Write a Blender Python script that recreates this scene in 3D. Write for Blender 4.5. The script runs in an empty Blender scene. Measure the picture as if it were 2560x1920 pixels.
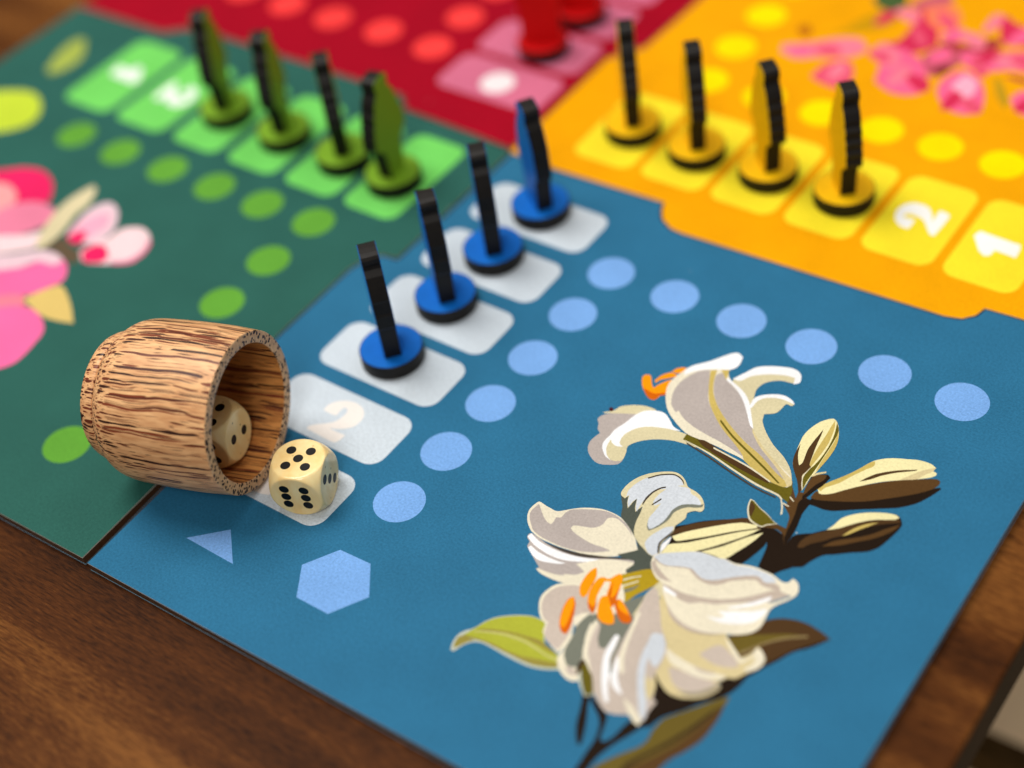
import bpy, bmesh, math, random
from mathutils import Matrix, Vector

# ------------------------------------------------------------------ camera, world, lamps, exposure
scene = bpy.context.scene
cam_data = bpy.data.cameras.new("camera")
cam = bpy.data.objects.new("camera", cam_data)
scene.collection.objects.link(cam)
CAM_POS = (0.188008, -0.25322, 0.273431)
CAM_AXES = [[0.807933, 0.577095, -0.119184], [-0.341778, 0.623677, 0.703004], [0.480033, -0.527246, 0.701128]]
cam.matrix_world = Matrix(((CAM_AXES[0][0], CAM_AXES[1][0], CAM_AXES[2][0], CAM_POS[0]),
                           (CAM_AXES[0][1], CAM_AXES[1][1], CAM_AXES[2][1], CAM_POS[1]),
                           (CAM_AXES[0][2], CAM_AXES[1][2], CAM_AXES[2][2], CAM_POS[2]),
                           (0, 0, 0, 1)))
cam_data.sensor_width = 36.0
cam_data.lens = 54.04
cam_data.clip_start = 0.01
cam_data.clip_end = 20.0
cam_data.dof.use_dof = True
cam_data.dof.focus_distance = 0.3625
cam_data.dof.aperture_fstop = 4.0
scene.camera = cam

world = bpy.data.worlds.new("World")
scene.world = world
world.use_nodes = True
bg = world.node_tree.nodes["Background"]
bg.inputs[0].default_value = (1.0, 0.97, 0.93, 1)
bg.inputs[1].default_value = 0.25

def area(name, loc, target, size, power, col):
    d = bpy.data.lights.new(name, 'AREA')
    d.shape = 'DISK'; d.size = size; d.energy = power; d.color = col
    o = bpy.data.objects.new(name, d)
    scene.collection.objects.link(o)
    o.location = loc
    o.rotation_euler = (Vector(target) - Vector(loc)).to_track_quat('-Z', 'Y').to_euler()
    return o
area("ceiling_lamp", (-0.62, 0.02, 1.40), (0, 0, 0), 0.85, 23.5, (1.0, 0.965, 0.92))
area("second_ceiling_lamp", (0.15, 0.80, 1.7), (0, 0, 0), 0.9, 6.0, (1.0, 0.965, 0.92))
area("room_lamp_behind", (0.55, -1.05, 1.35), (0, -0.05, 0), 0.6, 12.0, (1.0, 0.97, 0.93))

scene.view_settings.view_transform = 'Standard'
scene.view_settings.look = 'None'
scene.view_settings.exposure = -0.17
scene.view_settings.gamma = 1.0
scene.cycles.use_denoising = True
scene.cycles.max_bounces = 8
scene.cycles.sample_clamp_indirect = 4.0

# ------------------------------------------------------------------ helpers (all lengths in the builders are millimetres)
MM = 0.001
C = scene.collection
def lin(v):
    v /= 255.0
    return v / 12.92 if v <= 0.04045 else ((v + 0.055) / 1.055) ** 2.4
def rgb(c, k=0.84):
    return (lin(c[0]) * k, lin(c[1]) * k, lin(c[2]) * k, 1)
def tag(o, label=None, cat=None, group=None, kind=None):
    if label: o['label'] = label
    if cat: o['category'] = cat
    if group: o['group'] = group
    if kind: o['kind'] = kind
    return o
def empty(name, loc=(0, 0, 0), rz=0.0, parent=None):
    o = bpy.data.objects.new(name, None)
    C.objects.link(o)
    o.empty_display_size = 0.01
    o.location = [v * MM for v in loc]; o.rotation_euler = (0, 0, rz); o.parent = parent
    return o
def link(name, me, parent=None):
    o = bpy.data.objects.new(name, me); C.objects.link(o); o.parent = parent
    return o
def mesh(name, verts, faces, mats, fm=None, parent=None, smooth=False):
    me = bpy.data.meshes.new(name)
    me.from_pydata([(x * MM, y * MM, z * MM) for x, y, z in verts], [], faces)
    for m in mats: me.materials.append(m)
    if fm:
        for p, i in zip(me.polygons, fm): p.material_index = i
    if smooth:
        for p in me.polygons: p.use_smooth = True
    me.update()
    return link(name, me, parent)
def ccw(p):
    a = sum(p[i - 1][0] * p[i][1] - p[i][0] * p[i - 1][1] for i in range(len(p)))
    return p if a > 0 else p[::-1]
def slab(name, out, z0, z1, top, side, parent=None):
    out = ccw(out); n = len(out)
    v = [(x, y, z0) for x, y in out] + [(x, y, z1) for x, y in out]
    f = [tuple(range(n - 1, -1, -1)), tuple(range(n, 2 * n))]
    f += [(i, (i + 1) % n, n + (i + 1) % n, n + i) for i in range(n)]
    return mesh(name, v, f, [top, side], [1, 0] + [1] * n, parent)
def flat(name, out, z, m, parent=None):
    out = ccw(out)
    return mesh(name, [(x, y, z) for x, y in out], [tuple(range(len(out)))], [m], None, parent)
def circle(cx, cy, r, n=40):
    return [(cx + r * math.cos(2 * math.pi * i / n), cy + r * math.sin(2 * math.pi * i / n)) for i in range(n)]
def rrect(x0, x1, y0, y1, r, n=6):
    p = []
    for cx, cy, a in ((x1 - r, y1 - r, 0), (x0 + r, y1 - r, 90), (x0 + r, y0 + r, 180), (x1 - r, y0 + r, 270)):
        for i in range(n + 1):
            t = math.radians(a + 90 * i / n); p.append((cx + r * math.cos(t), cy + r * math.sin(t)))
    return p
def offset(p, d):
    p = ccw(p); n = len(p); out = []
    for i in range(n):
        a, b, c = Vector(p[i - 1]), Vector(p[i]), Vector(p[(i + 1) % n])
        u = (b - a).normalized(); w = (c - b).normalized()
        nn = Vector((-u.y - w.y, u.x + w.x))
        if nn.length < 1e-6: nn = Vector((-u.y, u.x))
        nn.normalize()
        out.append((b.x + nn.x * d, b.y + nn.y * d))
    return out

# ------------------------------------------------------------------ materials
def newmat(name):
    m = bpy.data.materials.new(name); m.use_nodes = True
    nt = m.node_tree
    return m, nt, nt.nodes["Principled BSDF"]
def node(nt, kind, **kw):
    n = nt.nodes.new(kind)
    for k, v in kw.items(): setattr(n, k, v)
    return n
def plain(name, c, rough=0.6, k=0.84, spec=0.4, noise=0.0, nscale=400):
    m, nt, b = newmat(name)
    b.inputs["Roughness"].default_value = rough
    b.inputs["Specular IOR Level"].default_value = spec
    b.inputs["Base Color"].default_value = rgb(c, k)
    if noise:
        tc = node(nt, "ShaderNodeTexCoord"); nz = node(nt, "ShaderNodeTexNoise")
        nz.inputs["Scale"].default_value = nscale; nz.inputs["Detail"].default_value = 4
        mr = node(nt, "ShaderNodeMapRange")
        mr.inputs["From Min"].default_value = 0.3; mr.inputs["From Max"].default_value = 0.7
        mr.inputs["To Min"].default_value = 1 - noise; mr.inputs["To Max"].default_value = 1 + noise
        mx = node(nt, "ShaderNodeVectorMath", operation='SCALE'); mx.inputs[0].default_value = rgb(c, k)[:3]
        nt.links.new(tc.outputs["Object"], nz.inputs["Vector"]); nt.links.new(nz.outputs["Fac"], mr.inputs["Value"])
        nt.links.new(mr.outputs["Result"], mx.inputs["Scale"]); nt.links.new(mx.outputs["Vector"], b.inputs["Base Color"])
        bp = node(nt, "ShaderNodeBump"); bp.inputs["Strength"].default_value = 0.25; bp.inputs["Distance"].default_value = 0.0002
        nt.links.new(nz.outputs["Fac"], bp.inputs["Height"]); nt.links.new(bp.outputs["Normal"], b.inputs["Normal"])
    return m
PR = {}
def printed(c, weave=0.07, rough=0.52):
    """ink on linen-embossed paper: flat colour, fine woven ribs, tiny mottling"""
    key = (c, weave)
    if key in PR: return PR[key]
    m, nt, b = newmat("print_%d_%d_%d" % c)
    geo = node(nt, "ShaderNodeNewGeometry")
    mp = node(nt, "ShaderNodeMapping"); mp.inputs["Rotation"].default_value = (0, 0, math.radians(-46.5))
    wv = node(nt, "ShaderNodeTexWave", wave_type='BANDS', bands_direction='X')
    wv.inputs["Scale"].default_value = 1010; wv.inputs["Distortion"].default_value = 1.2
    wv.inputs["Detail"].default_value = 1.0; wv.inputs["Detail Scale"].default_value = 2.0
    wy = node(nt, "ShaderNodeTexWave", wave_type='BANDS', bands_direction='Y')
    wy.inputs["Scale"].default_value = 620; wy.inputs["Distortion"].default_value = 2.0
    nz = node(nt, "ShaderNodeTexNoise"); nz.inputs["Scale"].default_value = 1700; nz.inputs["Detail"].default_value = 3
    n2 = node(nt, "ShaderNodeTexNoise"); n2.inputs["Scale"].default_value = 60; n2.inputs["Detail"].default_value = 5
    for t in (wv, wy): nt.links.new(mp.outputs[0], t.inputs["Vector"])
    nt.links.new(geo.outputs["Position"], mp.inputs["Vector"])
    nt.links.new(geo.outputs["Position"], nz.inputs["Vector"]); nt.links.new(geo.outputs["Position"], n2.inputs["Vector"])
    def rng(src, a, f0=0.0, f1=1.0):
        r = node(nt, "ShaderNodeMapRange"); r.inputs["From Min"].default_value = f0; r.inputs["From Max"].default_value = f1
        r.inputs["To Min"].default_value = -a; r.inputs["To Max"].default_value = a
        nt.links.new(src, r.inputs["Value"]); return r.outputs[0]
    def add(p, q):
        a = node(nt, "ShaderNodeMath", operation='ADD')
        nt.links.new(p, a.inputs[0])
        if isinstance(q, float): a.inputs[1].default_value = q
        else: nt.links.new(q, a.inputs[1])
        return a.outputs[0]
    fac = add(add(add(rng(wv.outputs["Fac"], weave), rng(wy.outputs["Fac"], weave * 0.4)), rng(nz.outputs["Fac"], weave * 2.0, 0.3, 0.7)),
              add(rng(n2.outputs["Fac"], 0.06, 0.3, 0.7), 1.0))
    sc = node(nt, "ShaderNodeVectorMath", operation='SCALE'); sc.inputs[0].default_value = rgb(c)[:3]
    nt.links.new(fac, sc.inputs["Scale"])
    vd = node(nt, "ShaderNodeTexVoronoi"); vd.inputs["Scale"].default_value = 105          # stray specks of dust and nicks
    nt.links.new(geo.outputs["Position"], vd.inputs["Vector"])
    sp = node(nt, "ShaderNodeSeparateColor"); nt.links.new(vd.outputs["Color"], sp.inputs[0])
    sz = node(nt, "ShaderNodeMapRange"); sz.inputs["From Min"].default_value = 0.55; sz.inputs["To Min"].default_value = -0.01; sz.inputs["To Max"].default_value = 0.030
    nt.links.new(sp.outputs[0], sz.inputs["Value"])
    ds = node(nt, "ShaderNodeMath", operation='LESS_THAN'); nt.links.new(vd.outputs["Distance"], ds.inputs[0]); nt.links.new(sz.outputs[0], ds.inputs[1])
    dm = node(nt, "ShaderNodeMath", operation='MULTIPLY'); dm.inputs[1].default_value = 0.55; nt.links.new(ds.outputs[0], dm.inputs[0])
    mxd = node(nt, "ShaderNodeMix", data_type='RGBA'); mxd.inputs[7].default_value = (0.62, 0.62, 0.6, 1)
    nt.links.new(dm.outputs[0], mxd.inputs["Factor"]); nt.links.new(sc.outputs["Vector"], mxd.inputs[6])
    nt.links.new(mxd.outputs[2], b.inputs["Base Color"])
    b.inputs["Specular IOR Level"].default_value = 0.03
    rr = node(nt, "ShaderNodeMapRange"); rr.inputs["To Min"].default_value = rough - 0.06; rr.inputs["To Max"].default_value = rough + 0.08
    nt.links.new(n2.outputs["Fac"], rr.inputs["Value"]); nt.links.new(rr.outputs[0], b.inputs["Roughness"])
    bp = node(nt, "ShaderNodeBump"); bp.inputs["Strength"].default_value = 0.16; bp.inputs["Distance"].default_value = 0.00005
    nt.links.new(add(wv.outputs["Fac"], nz.outputs["Fac"]), bp.inputs["Height"]); nt.links.new(bp.outputs["Normal"], b.inputs["Normal"])
    PR[key] = m
    return m
def walnut(name, dark, mid, light, rough=0.42):
    m, nt, b = newmat(name)
    geo = node(nt, "ShaderNodeNewGeometry")
    mp = node(nt, "ShaderNodeMapping"); mp.inputs["Scale"].default_value = (3.2, 26, 26); mp.inputs["Location"].default_value = (1.7, 0.9, 0); mp.inputs["Rotation"].default_value = (0, 0, math.radians(-2.0))
    nt.links.new(geo.outputs["Position"], mp.inputs["Vector"])
    n1 = node(nt, "ShaderNodeTexNoise"); n1.inputs["Scale"].default_value = 1.6; n1.inputs["Detail"].default_value = 6; n1.inputs["Distortion"].default_value = 0.6
    nt.links.new(mp.outputs[0], n1.inputs["Vector"])
    mp2 = node(nt, "ShaderNodeMapping"); mp2.inputs["Scale"].default_value = (60, 620, 620)
    nt.links.new(geo.outputs["Position"], mp2.inputs["Vector"])
    n2 = node(nt, "ShaderNodeTexNoise"); n2.inputs["Scale"].default_value = 2.2; n2.inputs["Detail"].default_value = 5
    nt.links.new(mp2.outputs[0], n2.inputs["Vector"])
    mp3 = node(nt, "ShaderNodeMapping"); mp3.inputs["Scale"].default_value = (260, 1500, 1500)
    nt.links.new(geo.outputs["Position"], mp3.inputs["Vector"])
    n3 = node(nt, "ShaderNodeTexNoise"); n3.inputs["Scale"].default_value = 1.4; n3.inputs["Detail"].default_value = 3
    nt.links.new(mp3.outputs[0], n3.inputs["Vector"])
    a = node(nt, "ShaderNodeMath", operation='MULTIPLY_ADD'); a.inputs[1].default_value = 0.26
    nt.links.new(n2.outputs["Fac"], a.inputs[0]); nt.links.new(n1.outputs["Fac"], a.inputs[2])
    a2 = node(nt, "ShaderNodeMath", operation='MULTIPLY_ADD'); a2.inputs[1].default_value = 0.36
    nt.links.new(n3.outputs["Fac"], a2.inputs[0]); nt.links.new(a.outputs[0], a2.inputs[2])
    cr = node(nt, "ShaderNodeValToRGB")
    e = cr.color_ramp.elements
    e[0].position = 0.58; e[0].color = rgb(dark, 1); e[1].position = 1.06; e[1].color = rgb(light, 1)
    x = e.new(0.79); x.color = rgb(mid, 1)
    nt.links.new(a2.outputs[0], cr.inputs["Fac"])
    mp4 = node(nt, "ShaderNodeMapping"); mp4.inputs["Scale"].default_value = (190, 2100, 2100); mp4.inputs["Rotation"].default_value = (0, 0, math.radians(-3.0))
    nt.links.new(geo.outputs["Position"], mp4.inputs["Vector"])
    n4 = node(nt, "ShaderNodeTexNoise"); n4.inputs["Scale"].default_value = 1.0; n4.inputs["Detail"].default_value = 1.5     # open pores
    nt.links.new(mp4.outputs[0], n4.inputs["Vector"])
    pr = node(nt, "ShaderNodeMapRange"); pr.inputs["From Min"].default_value = 0.56; pr.inputs["From Max"].default_value = 0.66
    pr.inputs["To Min"].default_value = 1.0; pr.inputs["To Max"].default_value = 0.64
    nt.links.new(n4.outputs["Fac"], pr.inputs["Value"])
    ps = node(nt, "ShaderNodeVectorMath", operation='SCALE')
    nt.links.new(cr.outputs["Color"], ps.inputs[0]); nt.links.new(pr.outputs[0], ps.inputs["Scale"]); nt.links.new(ps.outputs["Vector"], b.inputs["Base Color"])
    b.inputs["Roughness"].default_value = rough; b.inputs["Specular IOR Level"].default_value = 0.04
    bp = node(nt, "ShaderNodeBump"); bp.inputs["Strength"].default_value = 0.3; bp.inputs["Distance"].default_value = 0.0002
    nt.links.new(a2.outputs[0], bp.inputs["Height"]); nt.links.new(bp.outputs["Normal"], b.inputs["Normal"])
    return m
M_WALNUT = walnut("walnut_veneer", (38, 18, 6), (80, 43, 15), (124, 77, 33), 0.45)
M_WALNUT_EDGE = walnut("walnut_edge", (16, 7, 2), (28, 13, 4), (42, 22, 8), 0.55)
M_RAIL = walnut("dark_wood", (38, 26, 12), (58, 42, 20), (80, 60, 32), 0.6)
M_FLOOR = plain("beige_floor", (244, 214, 172), 0.7, noise=0.05, nscale=30)
M_CORE = plain("board_core_edge", (84, 54, 30), 0.8, noise=0.25, nscale=900)
M_PAPER = plain("paper_edge", (228, 220, 208), 0.7)
M_BACK = plain("pale_blue_backing", (120, 160, 180), 0.6)
M_BLACK = plain("burnt_black_wood", (25, 20, 16), 0.5, k=0.8, spec=0.22, noise=0.3, nscale=700)

# ------------------------------------------------------------------ the setting: floor and table
floor = mesh("floor", [(-1600, -1600, -450), (1600, -1600, -450), (1600, 1600, -450), (-1600, 1600, -450)], [(0, 1, 2, 3)], [M_FLOOR])
tag(floor, "beige floor below the table edge", "floor", kind="structure")
def box_bevel(name, x0, x1, y0, y1, z0, z1, r, mat, parent, side=None):
    bm = bmesh.new()
    bmesh.ops.create_cube(bm, size=1.0)
    for v in bm.verts:
        v.co = ((x0 + x1) / 2 + v.co.x * (x1 - x0), (y0 + y1) / 2 + v.co.y * (y1 - y0), (z0 + z1) / 2 + v.co.z * (z1 - z0))
        v.co *= MM
    bmesh.ops.bevel(bm, geom=bm.edges[:], offset=r * MM, segments=4, profile=0.5, affect='EDGES')
    me = bpy.data.meshes.new(name); bm.to_mesh(me); bm.free()
    me.materials.append(mat)
    if side:
        me.materials.append(side)
        for p in me.polygons:
            if abs(p.normal.z) < 0.5: p.material_index = 1
    for p in me.polygons: p.use_smooth = False
    return link(name, me, parent)
table = empty("walnut_table", (-280, 50, -450))
tag(table, "dark walnut table under the four game boards", "table")
TABLE_TOP = -2.8
top = box_bevel("tabletop", -760 + 280, 138.4 + 280, -430 - 50, 560 - 50, TABLE_TOP - 17 + 450, TABLE_TOP + 450, 0.8, M_WALNUT, table, M_WALNUT_EDGE)
for sx, sy in ((-1, -1), (-1, 1), (1, 1)):
    box_bevel("leg", -30 + sx * 390 - 22, -30 + sx * 390 + 22, sy * 430 - 22, sy * 430 + 22, 0.5, 429.5, 2, M_RAIL, table)
rail = box_bevel("stretcher", -170, 24, -5.3, 5.3, -210, -196, 1.0, M_RAIL, table)
rail.location = (0.392, -0.012, 0.450); rail.rotation_euler = (0, 0, math.radians(1.5))

# ------------------------------------------------------------------ boards
BLUE = [(-53.8, -145.6), (124.3, -141.3), (124.3, 33.0), (101, 32.8), (91.9, 32.3), (91.0, 29.0), (88.3, 26.1), (84.2, 25.0), (8, 22.6), (4.3, 23.0), (0, 25.5),
        (-2.5, 29.2), (-3.4, 31.8), (-40, 30.7), (-55.6, 31.6), (-56.0, -23.4), (-61.2, -24.0), (-64.4, -27.8), (-65.5, -33), (-65.2, -107), (-63.9, -111), (-60, -113.4), (-54.4, -113.7)]
GREEN = [(-56.2, -145.1), (-57.3, -114.4), (-60.4, -114.1), (-64.6, -111.6), (-66.0, -107.2), (-66.3, -33), (-65.2, -27.4), (-61.5, -23.2), (-56.8, -22.6), (-56.7, 32.6), (-72.8, 33.8), (-101.4, 35.0),
         (-102.4, 38.2), (-106, 40.5), (-110, 40.8), (-186, 40.6), (-200, 39.0), (-207, 33.4), (-249, 32.6), (-250, -151)]
RED = [(-57.9, 33.8), (-72.8, 34.6), (-101.0, 35.8), (-102.0, 38.8), (-105.8, 41.2), (-110, 41.5), (-186, 41.3), (-200.4, 39.7), (-207.4, 34.1), (-249, 33.3), (-251, 214), (-48.4, 214),
       (-48.8, 130), (-50.4, 97.2), (-53, 92.4), (-58.2, 86.8)]
YELLOW = [(-56.9, 32.3), (-40, 31.3), (-3.0, 32.5), (-2.0, 29.5), (0.4, 26.0), (4.5, 23.6), (8, 23.2), (84, 25.6), (88, 26.7), (90.5, 29.4), (91.4, 32.8), (101, 33.4), (124.5, 33.7),
          (125.5, 212), (-47.6, 212), (-48.1, 130), (-49.7, 97), (-52.5, 92), (-57.4, 86.2)]
CB, CG, CR, CY = (47, 113, 150), (47, 98, 88), (164, 8, 34), (246, 168, 4)
def board(name, out, col, label):
    r = empty(name, (0, 0, 0))
    tag(r, label, "game board")
    slab("backing_sheet", out, -2.79, -2.57, M_BACK, M_BACK, r)
    slab("core_board", offset(out, 0.10), -2.568, -0.302, M_CORE, M_CORE, r)
    slab("printed_sheet", out, -0.30, 0.0, printed(col), M_PAPER, r)
    return r
blue = board("blue_board", BLUE, CB, "blue game board panel printed with white lilies, nearest the camera")
green = board("green_board", GREEN, CG, "dark green game board panel with pink blossoms on the left")
red = board("red_board", RED, CR, "blurred red game board panel at the back with pink tiles")
yellow = board("yellow_board", YELLOW, CY, "orange yellow game board panel with pink flowers at upper right")
LZ = 0.004                      # thickness of one ink layer
def dot(b, x, y, col, r=6.4): return flat("space_dot", circle(x, y, r), LZ, printed(col), b)
CBD, CGD, CRD, CYD = (124, 173, 234), (100, 165, 58), (255, 68, 66), (255, 229, 0)
for j in range(6): dot(blue, 0, -18.6 * j, CBD)
for i in range(1, 6): dot(blue, 20 * i, 0, CBD)
for x, y in ((-89.3, -21.5), (-109, -22.2), (-128.5, -22.6), (-148.4, -23), (-169.1, -23.5), (-189.7, -23.5), (-89.7, -40.9), (-89.3, -60.8), (-89, -81), (-88.6, -101), (-87.9, -121)):
    dot(green, x, y, CGD)
for x, y in ((-113.7, 67.3), (-135.2, 68.0), (-156.8, 66.9), (-178, 67), (-199, 67), (-220, 67), (-114.7, 86.7), (-114.7, 106), (-114.7, 125)):
    dot(red, x, y, CRD)
for i, x in enumerate((-22.5, -3, 16.2, 35.4, 53.6, 72.1)): dot(yellow, x, 89.5, CYD)
for j in range(1, 6): dot(yellow, -24, 89.5 + 19.8 * j, CYD)
flat("triangle_mark", [(-38.1, -127.7), (-30.3, -120.3), (-22.6, -127.8)], LZ, printed(CBD), blue)
flat("hexagon_mark", [(-3.0, -111.6), (5.9, -111.2), (11.7, -118.8), (6.5, -127.3), (-2.9, -127.4), (-8.0, -119.6)], LZ, printed(CBD), blue)
# numerals as outlines round their own centre, upright with +y up
NUM = {'2': [(-4.71, 0.79), (-4.71, 1.61), (-4.71, 2.43), (-4.56, 3.21), (-4.19, 3.93), (-3.68, 4.61), (-3.06, 5.21), (-2.36, 5.73), (-1.56, 6.17), (-0.72, 6.5), (0.16, 6.71), (1.07, 6.81), (1.95, 6.8), (2.77, 6.66), (3.56, 6.4), (4.26, 6.04), (4.9, 5.56), (5.47, 4.97), (5.9, 4.35), (6.18, 3.7), (6.33, 3.02), (6.38, 2.31), (6.37, 1.58), (6.27, 0.82), (6.04, 0.13), (5.65, -0.49), (5.13, -1.04), (4.56, -1.55), (3.97, -2.0), (3.32, -2.4), (2.68, -2.74), (2.05, -2.99), (1.42, -3.18), (0.79, -3.36), (1.6, -3.39), (2.41, -3.41), (3.25, -3.41), (4.15, -3.38), (5.09, -3.33), (6.02, -3.28), (6.04, -3.74), (6.06, -4.2), (6.01, -4.7), (5.91, -5.32), (5.73, -5.98), (5.35, -6.47), (4.72, -6.67), (3.88, -6.71), (2.92, -6.71), (1.74, -6.68), (0.42, -6.62), (-0.85, -6.55), (-1.98, -6.5), (-3.07, -6.45), (-4.15, -6.4), (-4.32, -5.87), (-4.33, -5.35), (-4.02, -4.95), (-3.56, -4.51), (-3.01, -4.05), (-2.36, -3.54), (-1.62, -3.01), (-0.94, -2.47), (-0.35, -1.96), (0.19, -1.45), (0.62, -0.88), (0.93, -0.22), (1.14, 0.5), (1.28, 1.21), (1.36, 1.92), (1.37, 2.63), (1.28, 3.23), (0.92, 3.76), (0.45, 4.22), (-0.11, 4.18), (-0.55, 3.96), (-0.63, 3.48), (-0.59, 2.83), (-0.54, 2.22), (-0.47, 1.52), (-0.37, 0.87), (-0.96, 0.81), (-1.54, 0.75), (-2.2, 0.72), (-2.99, 0.73), (-3.85, 0.76)], '1': [(0.52, 7.06), (3.42, 6.15), (3.3, 2.47), (3.02, -2.43), (2.8, -5.84), (0.52, -6.79), (-3.39, -6.78), (-3.32, -3.93), (-2.92, -0.92), (-5.35, -0.78), (-6.36, 1.16), (-4.82, 3.5)]}
NUM['1'] = offset(NUM['1'], 0.55)
def numeral(parent, ch, x, y, rot, col):
    c, s = round(math.cos(math.radians(rot))), round(math.sin(math.radians(rot)))
    return flat("numeral", [(x + c * a - s * b, y + s * a + c * b) for a, b in NUM[ch]], 2 * LZ, printed(col, 0.02), parent)
def tile(b, x0, x1, y0, y1, col, r=4.2): return flat("home_tile", rrect(x0, x1, y0, y1, r), LZ, printed(col), b)
CBT, CGT, CRT, CYT = (211, 222, 231), (118, 214, 100), (214, 112, 142), (252, 229, 46)
for k, t in enumerate((-92.6, -70.2, -47.8, -26.3, -3.7, 19.5)):
    q = tile(blue, -51.2, -12.0, t - 17.6, t, CBT)
    if k < 2: numeral(q, '12'[k], -31.8, t - 9.2, 0, (248, 241, 234))
for k, (x0, x1) in enumerate(((-211, -189.5), (-186, -164.5), (-160, -140), (-136, -116), (-112, -92), (-88.5, -68.5))):
    q = tile(green, x0, x1, -10.8, 27.4, CGT)
    if k < 2: numeral(q, '12'[k], (x0 + x1) / 2 + 0.5, 9, -90, (250, 255, 248))
for k in range(6):
    cx = 85.6 - 23.2 * k
    q = tile(yellow, cx - 10.2, cx + 10.2, 40, 75, CYT)
    if k < 2: numeral(q, '12'[k], cx - (1.5 if k == 0 else 0.3), 57.2, 90, (255, 255, 250))
for k in range(6):
    cy = 60.5 + 22.2 * k
    q = tile(red, -101, -61.5, cy - 9.6, cy + 9.6, CRT)
    if k == 0: flat("numeral", circle(-81.7, 60, 5.6), 2 * LZ, printed((250, 236, 238)), q)

# ------------------------------------------------------------------ game pieces: round base with an upright cut-out figure
HEAD = [(0, 37.5), (1.8, 37.45), (2.9, 37.0), (3.4, 36.2), (3.45, 35.0), (2.9, 33.9), (3.1, 33.0), (4.4, 31.6)]
PROFILES = {
    'waisted': HEAD + [(5.4, 29.8), (5.6, 28.2), (6.6, 27.2), (6.7, 25.0), (7.6, 24.0), (7.5, 22.2), (8.3, 21.2), (8.1, 19.2), (8.6, 18.2), (8.1, 16.6), (6.0, 15.7), (5.6, 14.6), (4.5, 13.6), (4.0, 9), (3.6, 2.0)],
    'coated': HEAD + [(5.6, 29.0), (6.6, 26.4), (6.9, 25.6), (6.8, 24.9), (7.2, 21.6), (7.5, 21.0), (7.5, 17.2), (7.0, 16.2), (5.6, 15.6), (4.8, 9), (4.2, 2.0)],
    'robed': HEAD + [(5.3, 30.2), (5.9, 28.0), (6.7, 26.8), (6.6, 24.6), (7.2, 23.4), (7.1, 18.6), (6.4, 17.6), (6.2, 12), (6.4, 6), (6.5, 2.0)]}
def figure_mesh(face, kind):
    half = PROFILES[kind]
    out = [(w, z) for w, z in half] + [(-w, z) for w, z in half[::-1][:-1]]
    n = len(out); t = 2.35
    v = [(-t, w, z) for w, z in out] + [(t, w, z) for w, z in out]
    f = [tuple(range(n)), tuple(range(2 * n - 1, n - 1, -1))] + [(i, n + i, n + (i + 1) % n, (i + 1) % n) for i in range(n)]
    me = bpy.data.meshes.new("figure")
    me.from_pydata([(a * MM, b * MM, c * MM) for a, b, c in v], [], f)
    me.materials.append(face); me.materials.append(M_BLACK)
    for i, p in enumerate(me.polygons): p.material_index = 0 if i < 2 else 1
    bm = bmesh.new(); bm.from_mesh(me); bmesh.ops.recalc_face_normals(bm, faces=bm.faces[:])
    ed = [e for e in bm.edges if len(e.link_faces) == 2 and len({fc.material_index for fc in e.link_faces}) == 2]
    bmesh.ops.bevel(bm, geom=ed, offset=0.12 * MM, segments=1, affect='EDGES')
    bm.to_mesh(me); bm.free()
    return me
def disc_mesh(name, prof, mats, n=64):
    v, f = [], []
    for r, z in prof:
        v += [(r * MM * math.cos(2 * math.pi * i / n), r * MM * math.sin(2 * math.pi * i / n), z * MM) for i in range(n)]
    for k in range(len(prof) - 1):
        f += [(k * n + i, k * n + (i + 1) % n, (k + 1) * n + (i + 1) % n, (k + 1) * n + i) for i in range(n)]
    f += [tuple(range(n - 1, -1, -1)), tuple(range((len(prof) - 1) * n, len(prof) * n))]
    me = bpy.data.meshes.new(name); me.from_pydata(v, [], f)
    for m in mats: me.materials.append(m)
    return me
BASE_ME = disc_mesh("base", [(8.2, 0.012), (8.4, 0.2), (8.4, 4.15), (8.28, 4.29)], [M_BLACK])
KIND = {}
def piece(kind, col, x, y, camaz, dev, label, group):
    if kind not in KIND:
        fm = plain("piece_face_" + kind, col, 0.5, k=0.9, spec=0.12, noise=0.06, nscale=500)
        KIND[kind] = (figure_mesh(fm, {'blue': 'coated', 'red': 'robed'}.get(kind, 'waisted')), disc_mesh("top_disc", [(8.16, 4.285), (8.14, 4.32)], [fm]))
    fig, disc = KIND[kind]
    rz = math.radians(camaz + 180 + dev - 90)          # local +y is the figure's near edge
    r = empty("game_piece", (x, y, 0.004), rz)
    tag(r, label, "game piece", group)
    b = link("base", BASE_ME, r)
    link("top_disc", disc, b)
    link("figure", fig, r)
    return r
BL = ["nearest blue piece, on the tile just beyond the numeral 2", "second blue piece from the dice, its edge towards the camera", "third blue piece from the dice, on a white tile",
      "blue piece farthest from the dice, its blue side showing, beside the orange board"]
for (x, y, az, dv), lb in zip(((-32.4, -54.8, 138, 1), (-32.5, -31.2, 134.8, 4), (-32.5, -9.4, 132.1, 2), (-31.8, 12.7, 129.6, 15)), BL):
    piece("blue", (12, 106, 198), x, y, az, dv, "black-edged " + lb, "blue pieces on the white tiles")
YL = ["leftmost yellow piece, seen edge-on", "second yellow piece from the left, nearly edge-on", "third yellow piece from the left, its yellow side showing", "rightmost yellow piece, next to the tile numbered 2"]
for (x, y, az, dv), lb in zip(((-29, 56.9, 125, 3), (-6.3, 55.6, 122.2, 7), (16.9, 56, 119, 19), (40.3, 56.2, 115.5, 17)), YL):
    piece("yellow", (246, 192, 8), x, y, az, dv, "black-edged " + lb, "yellow pieces on the yellow tiles")
GL = ["leftmost green piece, by the white numeral", "second green piece from the left", "third green piece from the left, seen edge-on", "rightmost green piece, its green side facing the camera"]
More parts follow.
